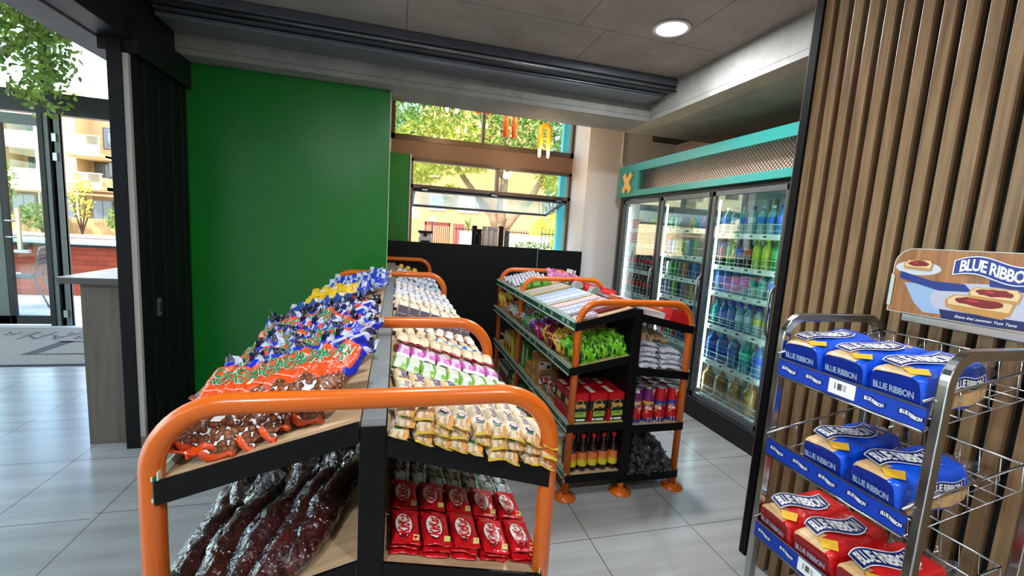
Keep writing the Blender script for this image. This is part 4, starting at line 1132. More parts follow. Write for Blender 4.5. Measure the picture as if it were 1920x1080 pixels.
# ================================================================ packaged goods
FOIL = lambda n, c, r=0.3, b=0.25: mat('wrap_' + n, c, r, bump=b, bs=70, spec=0.6)
def pack(w, l, t, seed=0, zone=None, m=None, crimp=0.012, wr=0.1, nu=9, nv=14, p=3.0, curl=0.0, bot=None):
    """flow-wrapped packet: length on Y, width on X, resting on z=0. zone(u,v)->material; returns (MB, height fn)"""
    rr = random.Random(seed); off = Vector((rr.uniform(0, 50), rr.uniform(0, 50), rr.uniform(0, 50)))
    cv = crimp / l
    def env(v):
        if v < cv or v > 1 - cv: return 0.0
        q = abs(2 * (v - cv) / (1 - 2 * cv) - 1)
        return max(0.0, 1 - q ** 5) ** 0.55
    def hz(u, v):
        return t * (0.35 + 0.65 * max(0.0, 1 - abs(u) ** p) ** 0.5 * env(v)) if env(v) > 0 else t * 0.38
    def lowz(u, v):
        return t * 0.30 * (1 - max(0.0, 1 - abs(u) ** p) ** 0.5 * env(v))
    def P(u, v, top):
        x = u * w / 2 * (1 - 0.05 * env(v)); y = (v - 0.5) * l
        z = hz(u, v) if top else lowz(u, v)
        n3 = mn.noise_vector(Vector((x * 38, y * 38, 3 if top else 3.2)) + off)
        k = wr * t * (1.0 + (2.6 if v > .5 else 1.4) * (1 - env(v)))
        z += curl * (abs(2 * v - 1) ** 3) * t
        return (x + n3.x * k * .6, y + n3.y * k * .6, max(0.0, z + n3.z * k))
    mb = MB(); vs = []; fs = []; ms = []
    for j in range(nv + 1):
        # cluster samples near the crimps
        v = j / nv
        for i in range(nu + 1): vs.append(P(-1 + 2 * i / nu, v, True))
    base = len(vs)
    for j in range(nv + 1):
        for i in range(nu + 1): vs.append(P(-1 + 2 * i / nu, j / nv, False))
    N = nu + 1
    for j in range(nv):
        for i in range(nu):
            a = j * N + i
            u, v = -1 + 2 * (i + .5) / nu, (j + .5) / nv
            mm = zone(u, v) if zone else m
            fs.append((a, a + 1, a + N + 1, a + N)); ms.append(mm)
            b = base + a
            fs.append((b, b + N, b + N + 1, b + 1)); ms.append(bot or mm)
        for i, s in ((0, 1), (nu, -1)):
            a = j * N + i; b = base + a
            q = (a, a + N, b + N, b) if s > 0 else (a, b, b + N, a + N)
            fs.append(q); ms.append(zone(-s * 1.0, (j + .5) / nv) if zone else m)
    for j, s in ((0, 1), (nv, -1)):
        for i in range(nu):
            a = j * N + i; b = base + a
            fs.append((a, b, b + 1, a + 1) if s > 0 else (a, a + 1, b + 1, b)); ms.append(zone(-1 + 2 * (i + .5) / nu, j / nv) if zone else m)
    mb.add(vs, fs, ms, True)
    def bend(x, y):
        u = max(-1, min(1, x / (w / 2))); v = max(0, min(1, y / l + 0.5))
        pt = P(u, v, True)
        return (x, y, pt[2])
    return mb, bend

def pbox(w, l, h, m, prints=()):
    """carton: prints = (face, x0,y0,x1,y1, mat) in face fractions; faces top/front(-Y)/left(-X)"""
    mb = MB().box((-w / 2, -l / 2, 0), (w / 2, l / 2, h), m); e = 0.0004
    k = 0
    for f, a, b, c, d, mm in prints:
        k += 1; ee = e * k
        if f == 'top': mb.add([(-w / 2 + a * w, -l / 2 + b * l, h + ee), (-w / 2 + c * w, -l / 2 + b * l, h + ee), (-w / 2 + c * w, -l / 2 + d * l, h + ee), (-w / 2 + a * w, -l / 2 + d * l, h + ee)], [(0, 1, 2, 3)], mm)
        if f == 'front': mb.add([(-w / 2 + a * w, -l / 2 - ee, b * h), (-w / 2 + c * w, -l / 2 - ee, b * h), (-w / 2 + c * w, -l / 2 - ee, d * h), (-w / 2 + a * w, -l / 2 - ee, d * h)], [(0, 1, 2, 3)], mm)
        if f == 'left': mb.add([(-w / 2 - ee, -l / 2 + a * l, b * h), (-w / 2 - ee, -l / 2 + a * l, d * h), (-w / 2 - ee, -l / 2 + c * l, d * h), (-w / 2 - ee, -l / 2 + c * l, b * h)], [(0, 1, 2, 3)], mm)
    return mb

def place(name, me, mw, label, cat, group):
    o = link_mesh(name, me, mw); return tag(o, label, cat, group)

def nth(i, n, side='left'):
    if i == n - 1 and n > 2: return 'last on the right'
    return ORD[i] + ' from the left'

RJ = random.Random(11)
def lay_row(name, meshes, n, side, lv, d0, d1, y, label, cat, group, G=1, dz=0.0, yaw=0.0, jy=0.01, jr=3.0, pitch=0.0, jz=0.0, where='', roll=0.0, skip=(), Lp=None, yk=0.0):
    gx, levs = ((G1X, G1L if side < 0 else G1R) if G == 1 else (G2X, G2L if side < 0 else G2R))
    for i in range(n):
        if i in skip: continue
        t = i / (n - 1) if n > 1 else 0.5
        d = d0 + (d1 - d0) * t          # listed left to right in world X
        me0 = RJ.choice(meshes); hl = max(v.co.y for v in me0.vertices)
        mwx = on(gx, levs, side, lv, d, y + yk * t + RJ.uniform(-jy, jy)) @ T(0, 0, dz + RJ.uniform(0, jz)) @ RZ(R(yaw + RJ.uniform(-jr, jr))) @ (T(0, -hl, 0) @ RX(R(pitch)) @ T(0, hl, 0) if 5 < pitch < 50 else (T(0, -.02, 0) @ RX(R(pitch)) @ T(0, hl - .01, 0) if pitch >= 50 else RX(R(pitch)))) @ RY(R(roll + RJ.uniform(-jr, jr) * .35))
        place(name, me0, mwx, f'{label}, {nth(i, n)} {where}', cat, group)

# ---------------- corn snack bags (front gondola, left side)
M_or = FOIL('orange', (216, 74, 20), 0.28); M_bl = FOIL('royal', (28, 44, 178), 0.25); M_nv = FOIL('navy', (22, 24, 56), 0.25)
M_sil = FOIL('silver', (176, 182, 198), 0.25); M_lg = mat('print_green', (14, 120, 62), 0.3); M_pw = mat('print_white', (240, 240, 232), 0.35)
def nuts():
    m = bpy.data.materials.new('roast_kernels'); m.use_nodes = True; nt = m.node_tree; b = nt.nodes['Principled BSDF']
    tc = nt.nodes.new('ShaderNodeTexCoord'); v = nt.nodes.new('ShaderNodeTexVoronoi'); v.inputs['Scale'].default_value = 95
    nt.links.new(tc.outputs['Object'], v.inputs['Vector'])
    cr = nt.nodes.new('ShaderNodeValToRGB')
    for p, c in ((0.0, (176, 104, 58)), (0.45, (130, 62, 34)), (0.9, (50, 18, 12))):
        e = cr.color_ramp.elements[0] if p == 0 else (cr.color_ramp.elements[1] if p == 0.9 else cr.color_ramp.elements.new(p))
        e.position = p; e.color = (*sr(c), 1)
    ml = nt.nodes.new('ShaderNodeMath'); ml.operation = 'MULTIPLY'; ml.inputs[1].default_value = 1.3
    nt.links.new(v.outputs['Distance'], ml.inputs[0]); nt.links.new(ml.outputs[0], cr.inputs[0]); nt.links.new(cr.outputs[0], b.inputs['Base Color'])
    bp = nt.nodes.new('ShaderNodeBump'); bp.inputs['Strength'].default_value = 0.35; bp.inputs['Distance'].default_value = 0.004; bp.invert = True; b.inputs['Specular IOR Level'].default_value = 0.3
    nt.links.new(v.outputs['Distance'], bp.inputs['Height']); nt.links.new(bp.outputs[0], b.inputs['Normal'])
    b.inputs['Roughness'].default_value = 0.4; b.inputs['Coat Weight'].default_value = 0.08
    return m
M_nuts = nuts()
def cornbag(seed):
    def zone(u, v):
        if v < .035: return M_or
        if v > .93: return M_nv if math.sin(9 * u + seed) > -.3 else M_sil
        if v > .86 - .10 * abs(u): return M_bl if math.sin(11 * u + 14 * v + seed) > -.8 else M_sil
        if v > .34 + .26 * u * u and abs(u) < .84: return M_or
        if v > .46: return M_bl if u > 0 or math.sin(20 * v + seed) > 0 else M_sil
        return M_nuts
    mb, bd = pack(0.116, 0.262, 0.046, seed, zone, crimp=0.022, wr=0.27, nu=18, nv=30, p=2.4)
    for s, yy, wd in (('CORN', 0.056, 0.070), ('NUTS', 0.030, 0.062)):
        f = lambda x, y, yy=yy: (lambda q: (x, y, q[2]))(bd(x, y + yy))
        put_text(mb, s, M_pw, T(0.0, yy, 0.0022), width=wd * 1.04, bold=0.055, hs=1.35, bend=f)
        put_text(mb, s, M_lg, T(0.0, yy, 0.0032), width=wd, bold=0.03, hs=1.35, bend=f)
    f = lambda x, y: (lambda q: (x, y, q[2]))(bd(x, y - 0.002))
    put_text(mb, 'TOASTED CORN KERNELS', M_pw, T(0, -0.002, 0.002), width=0.05, bold=0.01, bend=f)
    return mb.mesh('corn_snack_bag')
cb_ = [cornbag(s) for s in (1, 2, 3, 4)]
rowname = ['front row', 'second row', 'third row', 'fourth row', 'fifth row', 'sixth row']
for r in range(5):
    n = 6
    lay_row('corn_snack_bag', cb_, n, -1, 0, 0.300 - .02 * (r % 2), 0.085 + .015 * (r % 2), 1.015 + r * 0.108, 'orange and blue corn snack bag', 'snack bag', 'corn snack bags on the front gondola',
            dz=0.001 + 0.004 * r, yaw=-28, jr=15, roll=15, pitch=20, yk=0.02, jy=0.014, jz=0.01, where='in the ' + rowname[r])
def crum(name, ms, w=0.12, l=0.2, t=0.05, seeds=(1, 2, 3), wr=0.35, crimp=.03, txt=None, tm=None):
    out = []
    for s in seeds:
        rr = random.Random(s * 7)
        ph = [rr.uniform(0, 6) for _ in range(4)]
        def zone(u, v):
            q = math.sin(7 * v + 3 * u + ph[0]) + math.sin(9 * u - 5 * v + ph[1])
            if v > .88 or v < .07: return ms[-1]
            return ms[0] if q > -0.5 else (ms[1] if q > -1.2 or len(ms) < 3 else ms[2])
        mb, bd = pack(w, l, t, s, zone, crimp=crimp, wr=wr, nu=12, nv=18, p=2.2)
        if txt: put_text(mb, txt, tm or M_pw, T(0, 0.01, 0.002), width=w * .7, bold=0.03, hs=1.2, bend=lambda x, y: (lambda q: (x, y, q[2]))(bd(x, y + .01)))
        out.append(mb.mesh(name))
    return out
nvb = crum('dark_snack_bag', [FOIL('ink', (24, 22, 34), .22), FOIL('brick', (150, 44, 36), .25), M_sil, M_nv], .105, .17, .045, (5, 6, 7), .42)
for r in range(2):
    lay_row('dark_snack_bag', nvb, 6, -1, 0, 0.31, 0.055, 1.49 + r * .08, 'crumpled navy and red snack bag', 'snack bag', 'navy snack bags behind the corn bags', dz=0.03 + .02 * r, yaw=-15, jr=24, pitch=17, jz=0.012,
            where='in the ' + ('front' if r == 0 else 'back') + ' navy row')
nvb2 = crum('blue_snack_bag', [FOIL('midblue', (36, 70, 140), .3), FOIL('ink', (24, 22, 34)), FOIL('brick', (150, 44, 36)), M_sil], .11, .2, .045, (8, 9), .35)
for r in range(2):
    lay_row('mixed_snack_bag', nvb2, 5, -1, 0, 0.335, 0.13, 1.80 + .12 * r, 'small blue and red snack bag', 'snack bag', 'blue and red bags behind the second rail', dz=0.004 + .02 * r, yaw=-15, jr=12, pitch=18, where=('nearer' if r == 0 else 'farther') + ' row')
yb = crum('yellow_snack_bag', [FOIL('yellow', (226, 186, 40), .3), FOIL('gold', (190, 140, 40), .3), FOIL('cream', (220, 206, 170)), FOIL('yellow', (226, 186, 40))], .12, .24, .05, (10, 11, 12), .3)
for r in range(2):
    lay_row('yellow_snack_bag', yb, 3, -1, 0, 0.31, 0.19, 2.10 + .16 * r, 'crumpled yellow snack bag', 'snack bag', 'yellow snack bags beside the green wall', dz=0.01 + .02 * r, yaw=-12, jr=9, pitch=14, where='in the ' + ('front', 'back')[r] + ' row')
bb = crum('blue_silver_snack_bag', [FOIL('cobalt', (40, 62, 190), .25), FOIL('icy', (200, 212, 232), .25), M_sil, FOIL('icy', (200, 212, 232))], .115, .24, .05, (13, 14, 15), .35)
for r in range(3):
    lay_row('blue_silver_bag', bb, 6, -1, 0, 0.30, 0.055, 2.60 + .17 * r, 'crumpled blue and silver snack bag', 'snack bag', 'blue and silver bags near the third rail', dz=0.004 + .01 * r, yaw=-8, jr=12, pitch=11, where=('front', 'middle', 'back')[r] + ' row', skip=(4, 5) if r == 0 else ())

# ---------------- bars on the right side of the front gondola
M_cr = FOIL('creamwrap', (226, 212, 184), 0.32); M_yl = FOIL('yellowend', (214, 180, 62), 0.3); M_nb = FOIL('nutbrown', (200, 164, 120), 0.35); M_pur = mat('print_purple', (72, 58, 140), 0.35); M_gr2 = mat('print_leaf', (40, 112, 72), .4)
M_gold = mat('print_orange', (240, 170, 84), .4)
def creambar(seed, open_=False):
    def zone(u, v):
        if v < .05 or v > .95: return M_yl
        if v < .13: return M_nb if (u + v * 3) % .9 < .45 else M_cr
        return M_cr
    mb, bd = pack(0.040, 0.150, 0.023, seed, zone, crimp=0.013, wr=0.16, nu=8, nv=22, p=4)
    f = lambda x, y: (lambda q: (x, y, q[2]))(bd(x, y))
    def ro(x, y, dy=0.016): # rotate lettering to run along the bar
        X, Y = -y, x + dy; return (X, Y, bd(X, Y)[2])
    put_text(mb, 'Snack', M_pur, T(0, 0, 0.0014), width=0.056, bold=0.0, shear=0.3, hs=1.05, bend=ro)
    mb.add([(x, y - .034, bd(x, y - .034)[2] + .0012) for x, y in [(.011 * math.cos(R(a)) - .003, .011 * math.sin(R(a))) for a in range(0, 360, 30)]], [tuple(range(12))], M_pur)
    mb.add([(x, y - .034, bd(x, y - .034)[2] + .0018) for x, y in [(.007 * math.cos(R(a)) - .003, .007 * math.sin(R(a))) for a in range(0, 360, 30)]], [tuple(range(12))], M_cr)
    mb.add([(x - .006, y - .047, bd(x, y - .047)[2] + .0012) for x, y in [(.01 * math.cos(R(a)), .004 * math.sin(R(a))) for a in range(0, 360, 30)]], [tuple(range(12))], M_gr2)
    mb.add([(x + .013, y - .055, bd(x + .013, y - .055)[2] + .0022) for x, y in [(.006 * math.cos(R(a)), .012 * math.sin(R(a))) for a in range(0, 360, 30)]], [tuple(range(12))], M_gold)
    return mb.mesh('wrapped_snack_bar')
crb = [creambar(s) for s in (21, 22, 23, 24, 25)]
lay_names = ['bottom layer', 'middle layer', 'top layer']
for L in range(3):
    n = 9
    lay_row('wrapped_snack_bar', crb, n, 1, 0, 0.050, 0.368, 0.925 + .008 * (L - 1), 'cream snack bar with yellow crimped end', 'snack bar', 'cream bars at the front of the right top shelf', dz=0.001 + .020 * L, yaw=2, jr=7 if L < 2 else 4, jy=.006,
            where=f'front edge, {lay_names[L]}')
for L in range(2):
    lay_row('wrapped_snack_bar', crb, 8, 1, 0, 0.055, 0.362, 1.062, 'cream snack bar', 'snack bar', 'cream bars under the nearest orange rail', dz=0.001 + .020 * L, yaw=0, jr=6, where=f'second row, {lay_names[L]}, under the nearest rail')
def simplebar(name, seeds, w, l, t, body, ends, band=None, crimp=.012, wr=.15, txt=None, tm=None, bw=.5, p=4.0):
    out = []
    for s in seeds:
        def zone(u, v):
            if v < .09 + crimp * 4 - .048 or v > .91: return ends
            if band and abs(u) < bw and .2 < v < .85: return band
            return body
        mb, bd = pack(w, l, t, s, zone, crimp=crimp, wr=wr, nu=8, nv=14, p=p)
        if txt: put_text(mb, txt, tm, T(0, 0, 0.0014), width=l * .55, bold=0.02, hs=1.2, bend=lambda x, y: (-y, x, bd(-y, x)[2]))
        out.append(mb.mesh(name))
    return out
kraft = simplebar('kraft_bar', (31, 32, 33), .043, .13, .022, FOIL('kraft', (226, 200, 156)), FOIL('kraft2', (214, 184, 138)), None, txt='Snack', tm=M_pur)
lay_row('kraft_bar', kraft, 8, 1, 0, 0.05, 0.36, 1.165, 'beige wrapped snack bar', 'snack bar', 'beige bars just behind the nearest rail', dz=0.012, yaw=0, jr=6, where='just behind the nearest orange rail')
grn = simplebar('green_bar', (34, 35, 36), .046, .12, .026, FOIL('greyprint', (196, 206, 190)), FOIL('lime', (132, 180, 84)), FOIL('greyprint', (196, 206, 190)), p=6)
def greenbar(s):
    L_ = FOIL('lime', (132, 180, 84)); W_ = FOIL('greyprint', (186, 196, 180))
    mb, bd = pack(.046, .12, .026, s, lambda u, v: L_ if (v > .93 or abs(u) > .78) else (W_ if v > .16 else (L_ if u > .1 else W_)), crimp=.012, wr=.13, nu=14, nv=16, p=6)
    return mb.mesh('green_white_bar')
grn = [greenbar(s) for s in (34, 35, 36)]
lay_row('green_white_bar', grn, 9, 1, 0, 0.048, 0.362, 1.29, 'green and white snack bar', 'snack bar', 'green bars on the right top shelf', dz=0.014, yaw=-3, jr=4, where='in the green row')
def purplebar(s):
    P_ = FOIL('orchid', (196, 96, 170)); W_ = FOIL('lilac', (206, 186, 216)); S_ = FOIL('palewrap', (220, 220, 226))
    mb, bd = pack(.046, .115, .024, s, lambda u, v: S_ if v < .14 else (P_ if abs(u) > .62 or v > .92 or (.14 < v < .3 and u > -.1) else W_), crimp=.012, wr=.13, nu=14, nv=16, p=6)
    return mb.mesh('purple_white_bar')
pur = [purplebar(s) for s in (37, 38, 39)]
lay_row('purple_white_bar', pur, 8, 1, 0, 0.06, 0.355, 1.42, 'pink and lilac snack bar', 'snack bar', 'pink and lilac bars on the right top shelf', dz=0.016, yaw=-2, jr=6, where='in the pink row')
red_ = simplebar('red_ended_bar', (40, 41, 42), .043, .125, .022, FOIL('wheat', (226, 204, 168)), FOIL('crimson', (160, 34, 44)), None, crimp=.024)
for L in range(2):
    lay_row('red_ended_bar', red_, 9, 1, 0, 0.05, 0.362, 1.535 + .012 * L, 'beige snack bar with dark red ends', 'snack bar', 'red-ended bars before the second rail', dz=0.014 + .02 * L, yaw=0, jr=9, where=f'{"lower" if L == 0 else "upper"} layer')
blu = simplebar('blue_bar', (43, 44), .045, .12, .022, FOIL('sky', (40, 132, 200)), FOIL('sky', (40, 132, 200)), FOIL('paleblue', (206, 222, 232)))
lay_row('blue_bar', blu, 5, 1, 0, 0.20, 0.355, 1.655, 'bright blue snack bar', 'snack bar', 'blue bars beneath the second rail', dz=0.015, yaw=0, jr=8, where='beneath the second orange rail')
bei = simplebar('beige_bar', (45, 46), .04, .12, .02, FOIL('wheat', (226, 204, 168)), FOIL('steelblue', (70, 140, 176)), None)
lay_row('beige_blue_bar', bei, 8, 1, 0, 0.045, 0.36, 1.76, 'beige snack bar with blue ends', 'snack bar', 'beige and blue bars behind the second rail', dz=0.01, yaw=0, jr=9, where='behind the second rail')
rb2 = simplebar('small_red_bar', (47, 48), .04, .115, .02, FOIL('pinkwhite', (232, 214, 200)), FOIL('brick2', (166, 60, 56)), None)
lay_row('beige_red_bar', rb2, 8, 1, 0, 0.045, 0.36, 1.90, 'beige snack bar with brick red ends', 'snack bar', 'beige and red bars behind the second rail', dz=0.01, yaw=0, jr=9, where='behind the second rail')
M_mauve = mat('carton_mauve', (112, 96, 116), .5); M_ivory = mat('carton_ivory', (228, 218, 202), .5)
chb = pbox(.042, .13, .034, M_ivory, [('front', 0, 0, 1, 1, M_mauve), ('top', 0, 0, 1, .06, M_mauve)])
chb_me = chb.mesh('chocolate_carton')
for L in range(2):
    lay_row('chocolate_carton', [chb_me], 7, 1, 0, 0.055, 0.355, 2.07 + .02 * L, 'ivory and mauve chocolate carton', 'carton', 'ivory cartons behind the second rail', dz=0.0 + .0345 * L, jr=0.8, jy=.002, where=f'in the {"lower" if L == 0 else "upper"} carton layer')
mix_cols = [('wheat', (226, 204, 168), 'crimson', (160, 34, 44)), ('cream3', (236, 226, 206), 'ink2', (50, 40, 70)), ('white3', (226, 224, 228), 'violetdk', (70, 60, 120)), ('white4', (214, 214, 222), 'brown3', (96, 66, 50)), ('white5', (226, 222, 220), 'rust', (170, 80, 60))]
for k, (a, ca, b_, cb2) in enumerate(mix_cols):
    me_ = simplebar('mixed_bar', (50 + k, 60 + k), .04, .125, .024, FOIL(a, ca), FOIL(b_, cb2), None, wr=.22)
    dsc = ['cream bar with crimson ends', 'cream bar with inky purple ends', 'white bar with violet ends', 'pale grey bar with brown ends', 'white bar with rust ends'][k]
    for L in range(2):
        lay_row('small_bar', me_, 9, 1, 0, 0.04, 0.362, 2.28 + k * .19 + L * .07, 'small ' + dsc, 'snack bar', dsc + ' group before the third rail', dz=0.012 + .008 * L, yaw=0, jr=12, jy=.02, where=('nearer row' if L == 0 else 'farther row'))
pbl = simplebar('pale_blue_bar', (70, 71), .045, .2, .03, FOIL('iceblue', (196, 212, 232)), FOIL('icegrey', (170, 180, 196)), None, wr=.2)
for L in range(3):
    lay_row('pale_blue_bar', pbl, 8, 1, 0, 0.055, 0.355, 3.45 + L * .28, 'pale blue wrapped bar', 'snack bar', 'pale blue bars between the third and fourth rails', dz=0.004 + .01 * L, yaw=-6, jr=6, where='in the ' + ('near', 'middle', 'far')[L] + ' pale blue row')
lay_row('yellow_bar', simplebar('yellow_bar', (72,), .05, .14, .04, FOIL('yellow', (226, 186, 40)), FOIL('gold', (190, 140, 40)), None), 3, 1, 0, .07, .2, 4.42, 'yellow wrapped bar', 'snack bar', 'yellow bars by the fourth rail', dz=0.02, where='near the fourth orange rail')

# ---------------- chocolate on the lower right shelf of the front gondola
M_red = FOIL('kitred', (206, 22, 32), 0.16, 0.18)
def wafer(seed):
    mb, bd = pack(0.064, 0.118, 0.014, seed, None, M_red, crimp=.014, wr=.14, nu=10, nv=18, p=10)
    w_, c = 0.02, []
    el = [(.019 * math.cos(R(a)), .036 * math.sin(R(a))) for a in range(0, 360, 15)]
    ox, oy = -0.008, -0.008
    mb.add([(x * 1.12 + ox, y * 1.08 + oy, bd(x + ox, y + oy)[2] + .0012) for x, y in el], [tuple(range(24))], mat('print_darkred', (120, 8, 20), .3))
    mb.add([(x + ox, y + oy, bd(x + ox, y + oy)[2] + .0019) for x, y in el], [tuple(range(24))], M_pw)
    put_text(mb, 'KitKat', mat('print_red', (206, 20, 32), .3), T(ox, oy, 0.0028), width=.062, bold=0.035, shear=.12, hs=1.5, bend=lambda x, y: (-y, x, bd(-y + ox, x + oy)[2]))
    mb.add([(x, y, bd(x, y)[2] + .0012) for x, y in ((.014, -.046), (.028, -.046), (.028, -.036), (.014, -.036))], [(0, 1, 2, 3)], mat('print_patch', (214, 206, 120), .4))
    return mb.mesh('wafer_chocolate_bar')
kk = [wafer(s) for s in (81, 82, 83, 84)]
for r in range(2):
    for L in range(3):
        lay_row('wafer_chocolate_bar', kk, 5, 1, 1, 0.066, 0.345, 0.945 + r * .125, 'red wafer chocolate bar with white oval', 'chocolate bar', 'red chocolate bars on the lower right shelf', dz=0.001 + .0135 * L, yaw=-1, jr=3 if L == 2 else 5, jy=.005,
                where=f'{"front" if r == 0 else "back"} row, {lay_names[L]}')
M_asil = FOIL('aerosilver', (186, 196, 198), 0.2, .3); M_ag = FOIL('aerogreen', (34, 128, 66), .22, .3); M_choc = mat('print_choc', (54, 28, 20), .4)
def bubble(seed):
    mb, bd = pack(.05, .135, .022, seed, lambda u, v: M_ag if v > .9 or (math.sin(22 * v + 9 * u) > .55 and abs(u) > .3) else M_asil, crimp=.014, wr=.26, nu=12, nv=20, p=3)
    put_text(mb, 'Aero', M_choc, T(0.002, -.01, .0018), width=.052, bold=.04, shear=.1, hs=1.2, bend=lambda x, y: (-y, x, bd(-y, x - .01)[2]))
    return mb.mesh('silver_green_chocolate_bar')
ae = [bubble(s) for s in (91, 92, 93)]
for L in range(2):
    lay_row('bubbly_chocolate_bar', ae, 7, 1, 1, 0.06, 0.352, 1.185, 'silver and green chocolate bar', 'chocolate bar', 'silver and green bars on the lower right shelf', dz=.001 + .019 * L, yaw=-1, jr=5, where=f'behind the red bars, {lay_names[L]}')
pb2 = simplebar('purple_silver_bar', (95, 96), .05, .13, .022, FOIL('dkviolet', (70, 50, 90)), M_asil, M_asil, wr=.2)
lay_row('violet_silver_bar', pb2, 7, 1, 1, .06, .352, 1.325, 'silver and violet chocolate bar', 'chocolate bar', 'violet bars behind the silver and green ones', dz=.01, jr=6, where='lower shelf')
for k, (nm, c) in enumerate((('gold foil', (200, 160, 70)), ('dark blue', (40, 50, 120)), ('brown', (110, 66, 40)))):
    lay_row('lower_shelf_bar', simplebar('lower_bar', (97 + k,), .05, .14, .022, FOIL('lb%d' % k, c), M_asil), 7, 1, 1, .06, .35, 1.50 + .17 * k, nm + ' chocolate bar', 'chocolate bar', nm + ' bars further along the lower right shelf', dz=.004, jr=5, where='further along the lower right shelf')

# ---------------- dark clear-film bags on the lower left shelf
M_meat = mat('dried_maroon', (92, 28, 24), 0.35, rgb2=(48, 16, 15), vs=16, bump=0.7, bs=26, coat=0.3)
M_film = film_mat('clear_film', (205, 205, 215), 0.22, 0.1)
def meatbag(seed):
    rr = random.Random(seed)
    r0 = MB(); pts = []; rad = []
    for k in range(15):
        t = k / 14; pts.append(Vector((0.012 * math.sin(5 * t + seed), -0.17 + .33 * t, .038 + .006 * math.sin(9 * t + seed))))
        rad.append(.037 * (math.sin(math.pi * min(1, t * .92 + .06)) ** .5) * (1.05 - .35 * t))
    r0.tube(pts, rad, M_meat, 16)
    vs = []
    for p_ in r0.v:
        v = Vector(p_); n3 = mn.noise_vector(v * 26 + Vector((seed * 3, 0, 0))); vs.append(tuple(v + n3 * .012))
    r0.v = vs
    inner = r0.mesh('dried_contents')
    r1 = MB(); rad2 = [q * 1.08 + .003 for q in rad[:-3]] + [.009, .02, .03]
    pts2 = pts[:-3] + [Vector((0, .13, .045)), Vector((0.0, .155, .055)), Vector((0.01, .185, .07))]
    r1.tube(pts2, rad2, M_film, 18)
    vs = []
    for p_ in r1.v:
        v = Vector(p_); n3 = mn.noise_vector(v * 60 + Vector((seed * 5, 0, 7))); vs.append(tuple(v + n3 * .008 * (2.2 if v.y > .13 else 1)))
    r1.v = vs
    return inner, r1.mesh('film_bag')
mbg = [meatbag(s) for s in (1, 2, 3)]
spots = [(0.345, .97, -22), (0.275, .985, -14), (0.205, 1.0, -20), (0.14, 1.01, -28), (0.078, 1.03, -30), (0.33, 1.19, -12), (0.25, 1.22, -16), (0.16, 1.24, -18), (0.08, 1.26, -20)]
for i, (d, y, yw) in enumerate(spots):
    a, b_ = mbg[i % 3]
    mw_ = on(G1X, G1L, -1, 1, d, y) @ T(0, 0, .012) @ RZ(R(yw)) @ RX(R(10))
    o = link_mesh('dried_meat_bag', a, mw_)
    tag(o, f'dark maroon clear film bag, {ORD[i] if i < 5 else ORD[i - 5]} from the left, {"front" if i < 5 else "back"} row', 'snack bag', 'clear film bags on the lower left shelf')
    link_mesh('film_wrap', b_, Matrix(), o)
# ================================================================ second gondola goods
# chips on level 1 (left side)
M_cg = FOIL('chipgreen', (112, 190, 34), .25, .3); M_cg2 = FOIL('chipgreendk', (50, 120, 30), .25); M_blk = FOIL('chipblack', (18, 22, 16), .3)
chip = crum('green_chip_bag', [M_cg, M_blk, M_cg2, M_cg], .075, .13, .04, (101, 102, 103), .3, .018)
for r in range(2):
    lay_row('green_chip_bag', chip, 7, -1, 1, .335, .06, 2.20 + .075 * r, 'bright green chip bag', 'snack bag', 'green chip bags on the second shelf of the middle gondola', G=2, dz=.0 + .015 * r, yaw=0, jr=10, pitch=62, jy=.008, where='in the ' + ('front' if r == 0 else 'second') + ' row')
def chiprow(nm, cols, y, n, desc, where, pitch=55, dz=.002, w=.08, l=.14, wr=.32, seeds=(1, 2)):
    me_ = crum(nm.replace(' ', '_'), cols, w, l, .042, seeds, wr, .018)
    lay_row(nm.replace(' ', '_'), me_, n, -1, 1, .345, .06, y, desc, 'snack bag', desc + ' group', G=2, dz=dz, yaw=0, jr=12, pitch=pitch, where=where)
C = lambda n, c: FOIL(n, c, .28, .25)
chiprow('gold red bag', [C('gold4', (222, 184, 66)), C('red4', (150, 30, 34)), C('cream4', (226, 206, 150)), C('gold4', (222, 184, 66))], 2.40, 6, 'gold and red sweet bag', 'behind the green bags')
chiprow('maroon sweet bag', [C('maroon', (110, 20, 36)), C('gold4', (222, 184, 66)), C('red4', (150, 30, 34)), C('maroon', (110, 20, 36))], 2.52, 6, 'maroon and gold sweet bag', 'second row behind the chips')
chiprow('yellow red bag', [C('yel5', (214, 190, 50)), C('red4', (150, 30, 34)), C('cream4', (226, 206, 150)), C('yel5', (214, 190, 50))], 2.63, 5, 'yellow and red sweet bag', 'third row behind the chips', 35)
chiprow('crimson purple bag', [C('crim5', (176, 28, 70)), C('purp5', (110, 40, 120)), C('lil5', (196, 180, 214)), C('crim5', (176, 28, 70))], 2.78, 5, 'crimson and purple sweet bag', 'before the green leafy bags', 30)
chiprow('purple sweet bag', [C('purp6', (96, 50, 150)), C('lil5', (196, 180, 214)), C('teal6', (30, 110, 110)), C('lil5', (196, 180, 214))], 2.92, 5, 'purple and lilac sweet bag', 'left of the teal bags', 30)
chiprow('lime sweet bag', [C('lime7', (120, 180, 60)), C('dg7', (30, 90, 40)), C('lime7', (120, 180, 60))], 3.02, 5, 'lime green sweet bag', 'beside the middle post of the gondola', 30)
chiprow('teal sweet bag', [C('teal8', (30, 134, 130)), C('wht8', (200, 214, 214)), C('or8', (210, 110, 50)), C('wht8', (200, 214, 214))], 3.14, 5, 'teal and white sweet bag', 'beside the middle post', 30)
chiprow('orange silver bag', [C('or8', (210, 110, 50)), C('sil8', (200, 190, 184)), C('red4', (150, 30, 34)), C('sil8', (200, 190, 184))], 3.27, 5, 'orange and silver sweet bag', 'just before the middle post', 30)
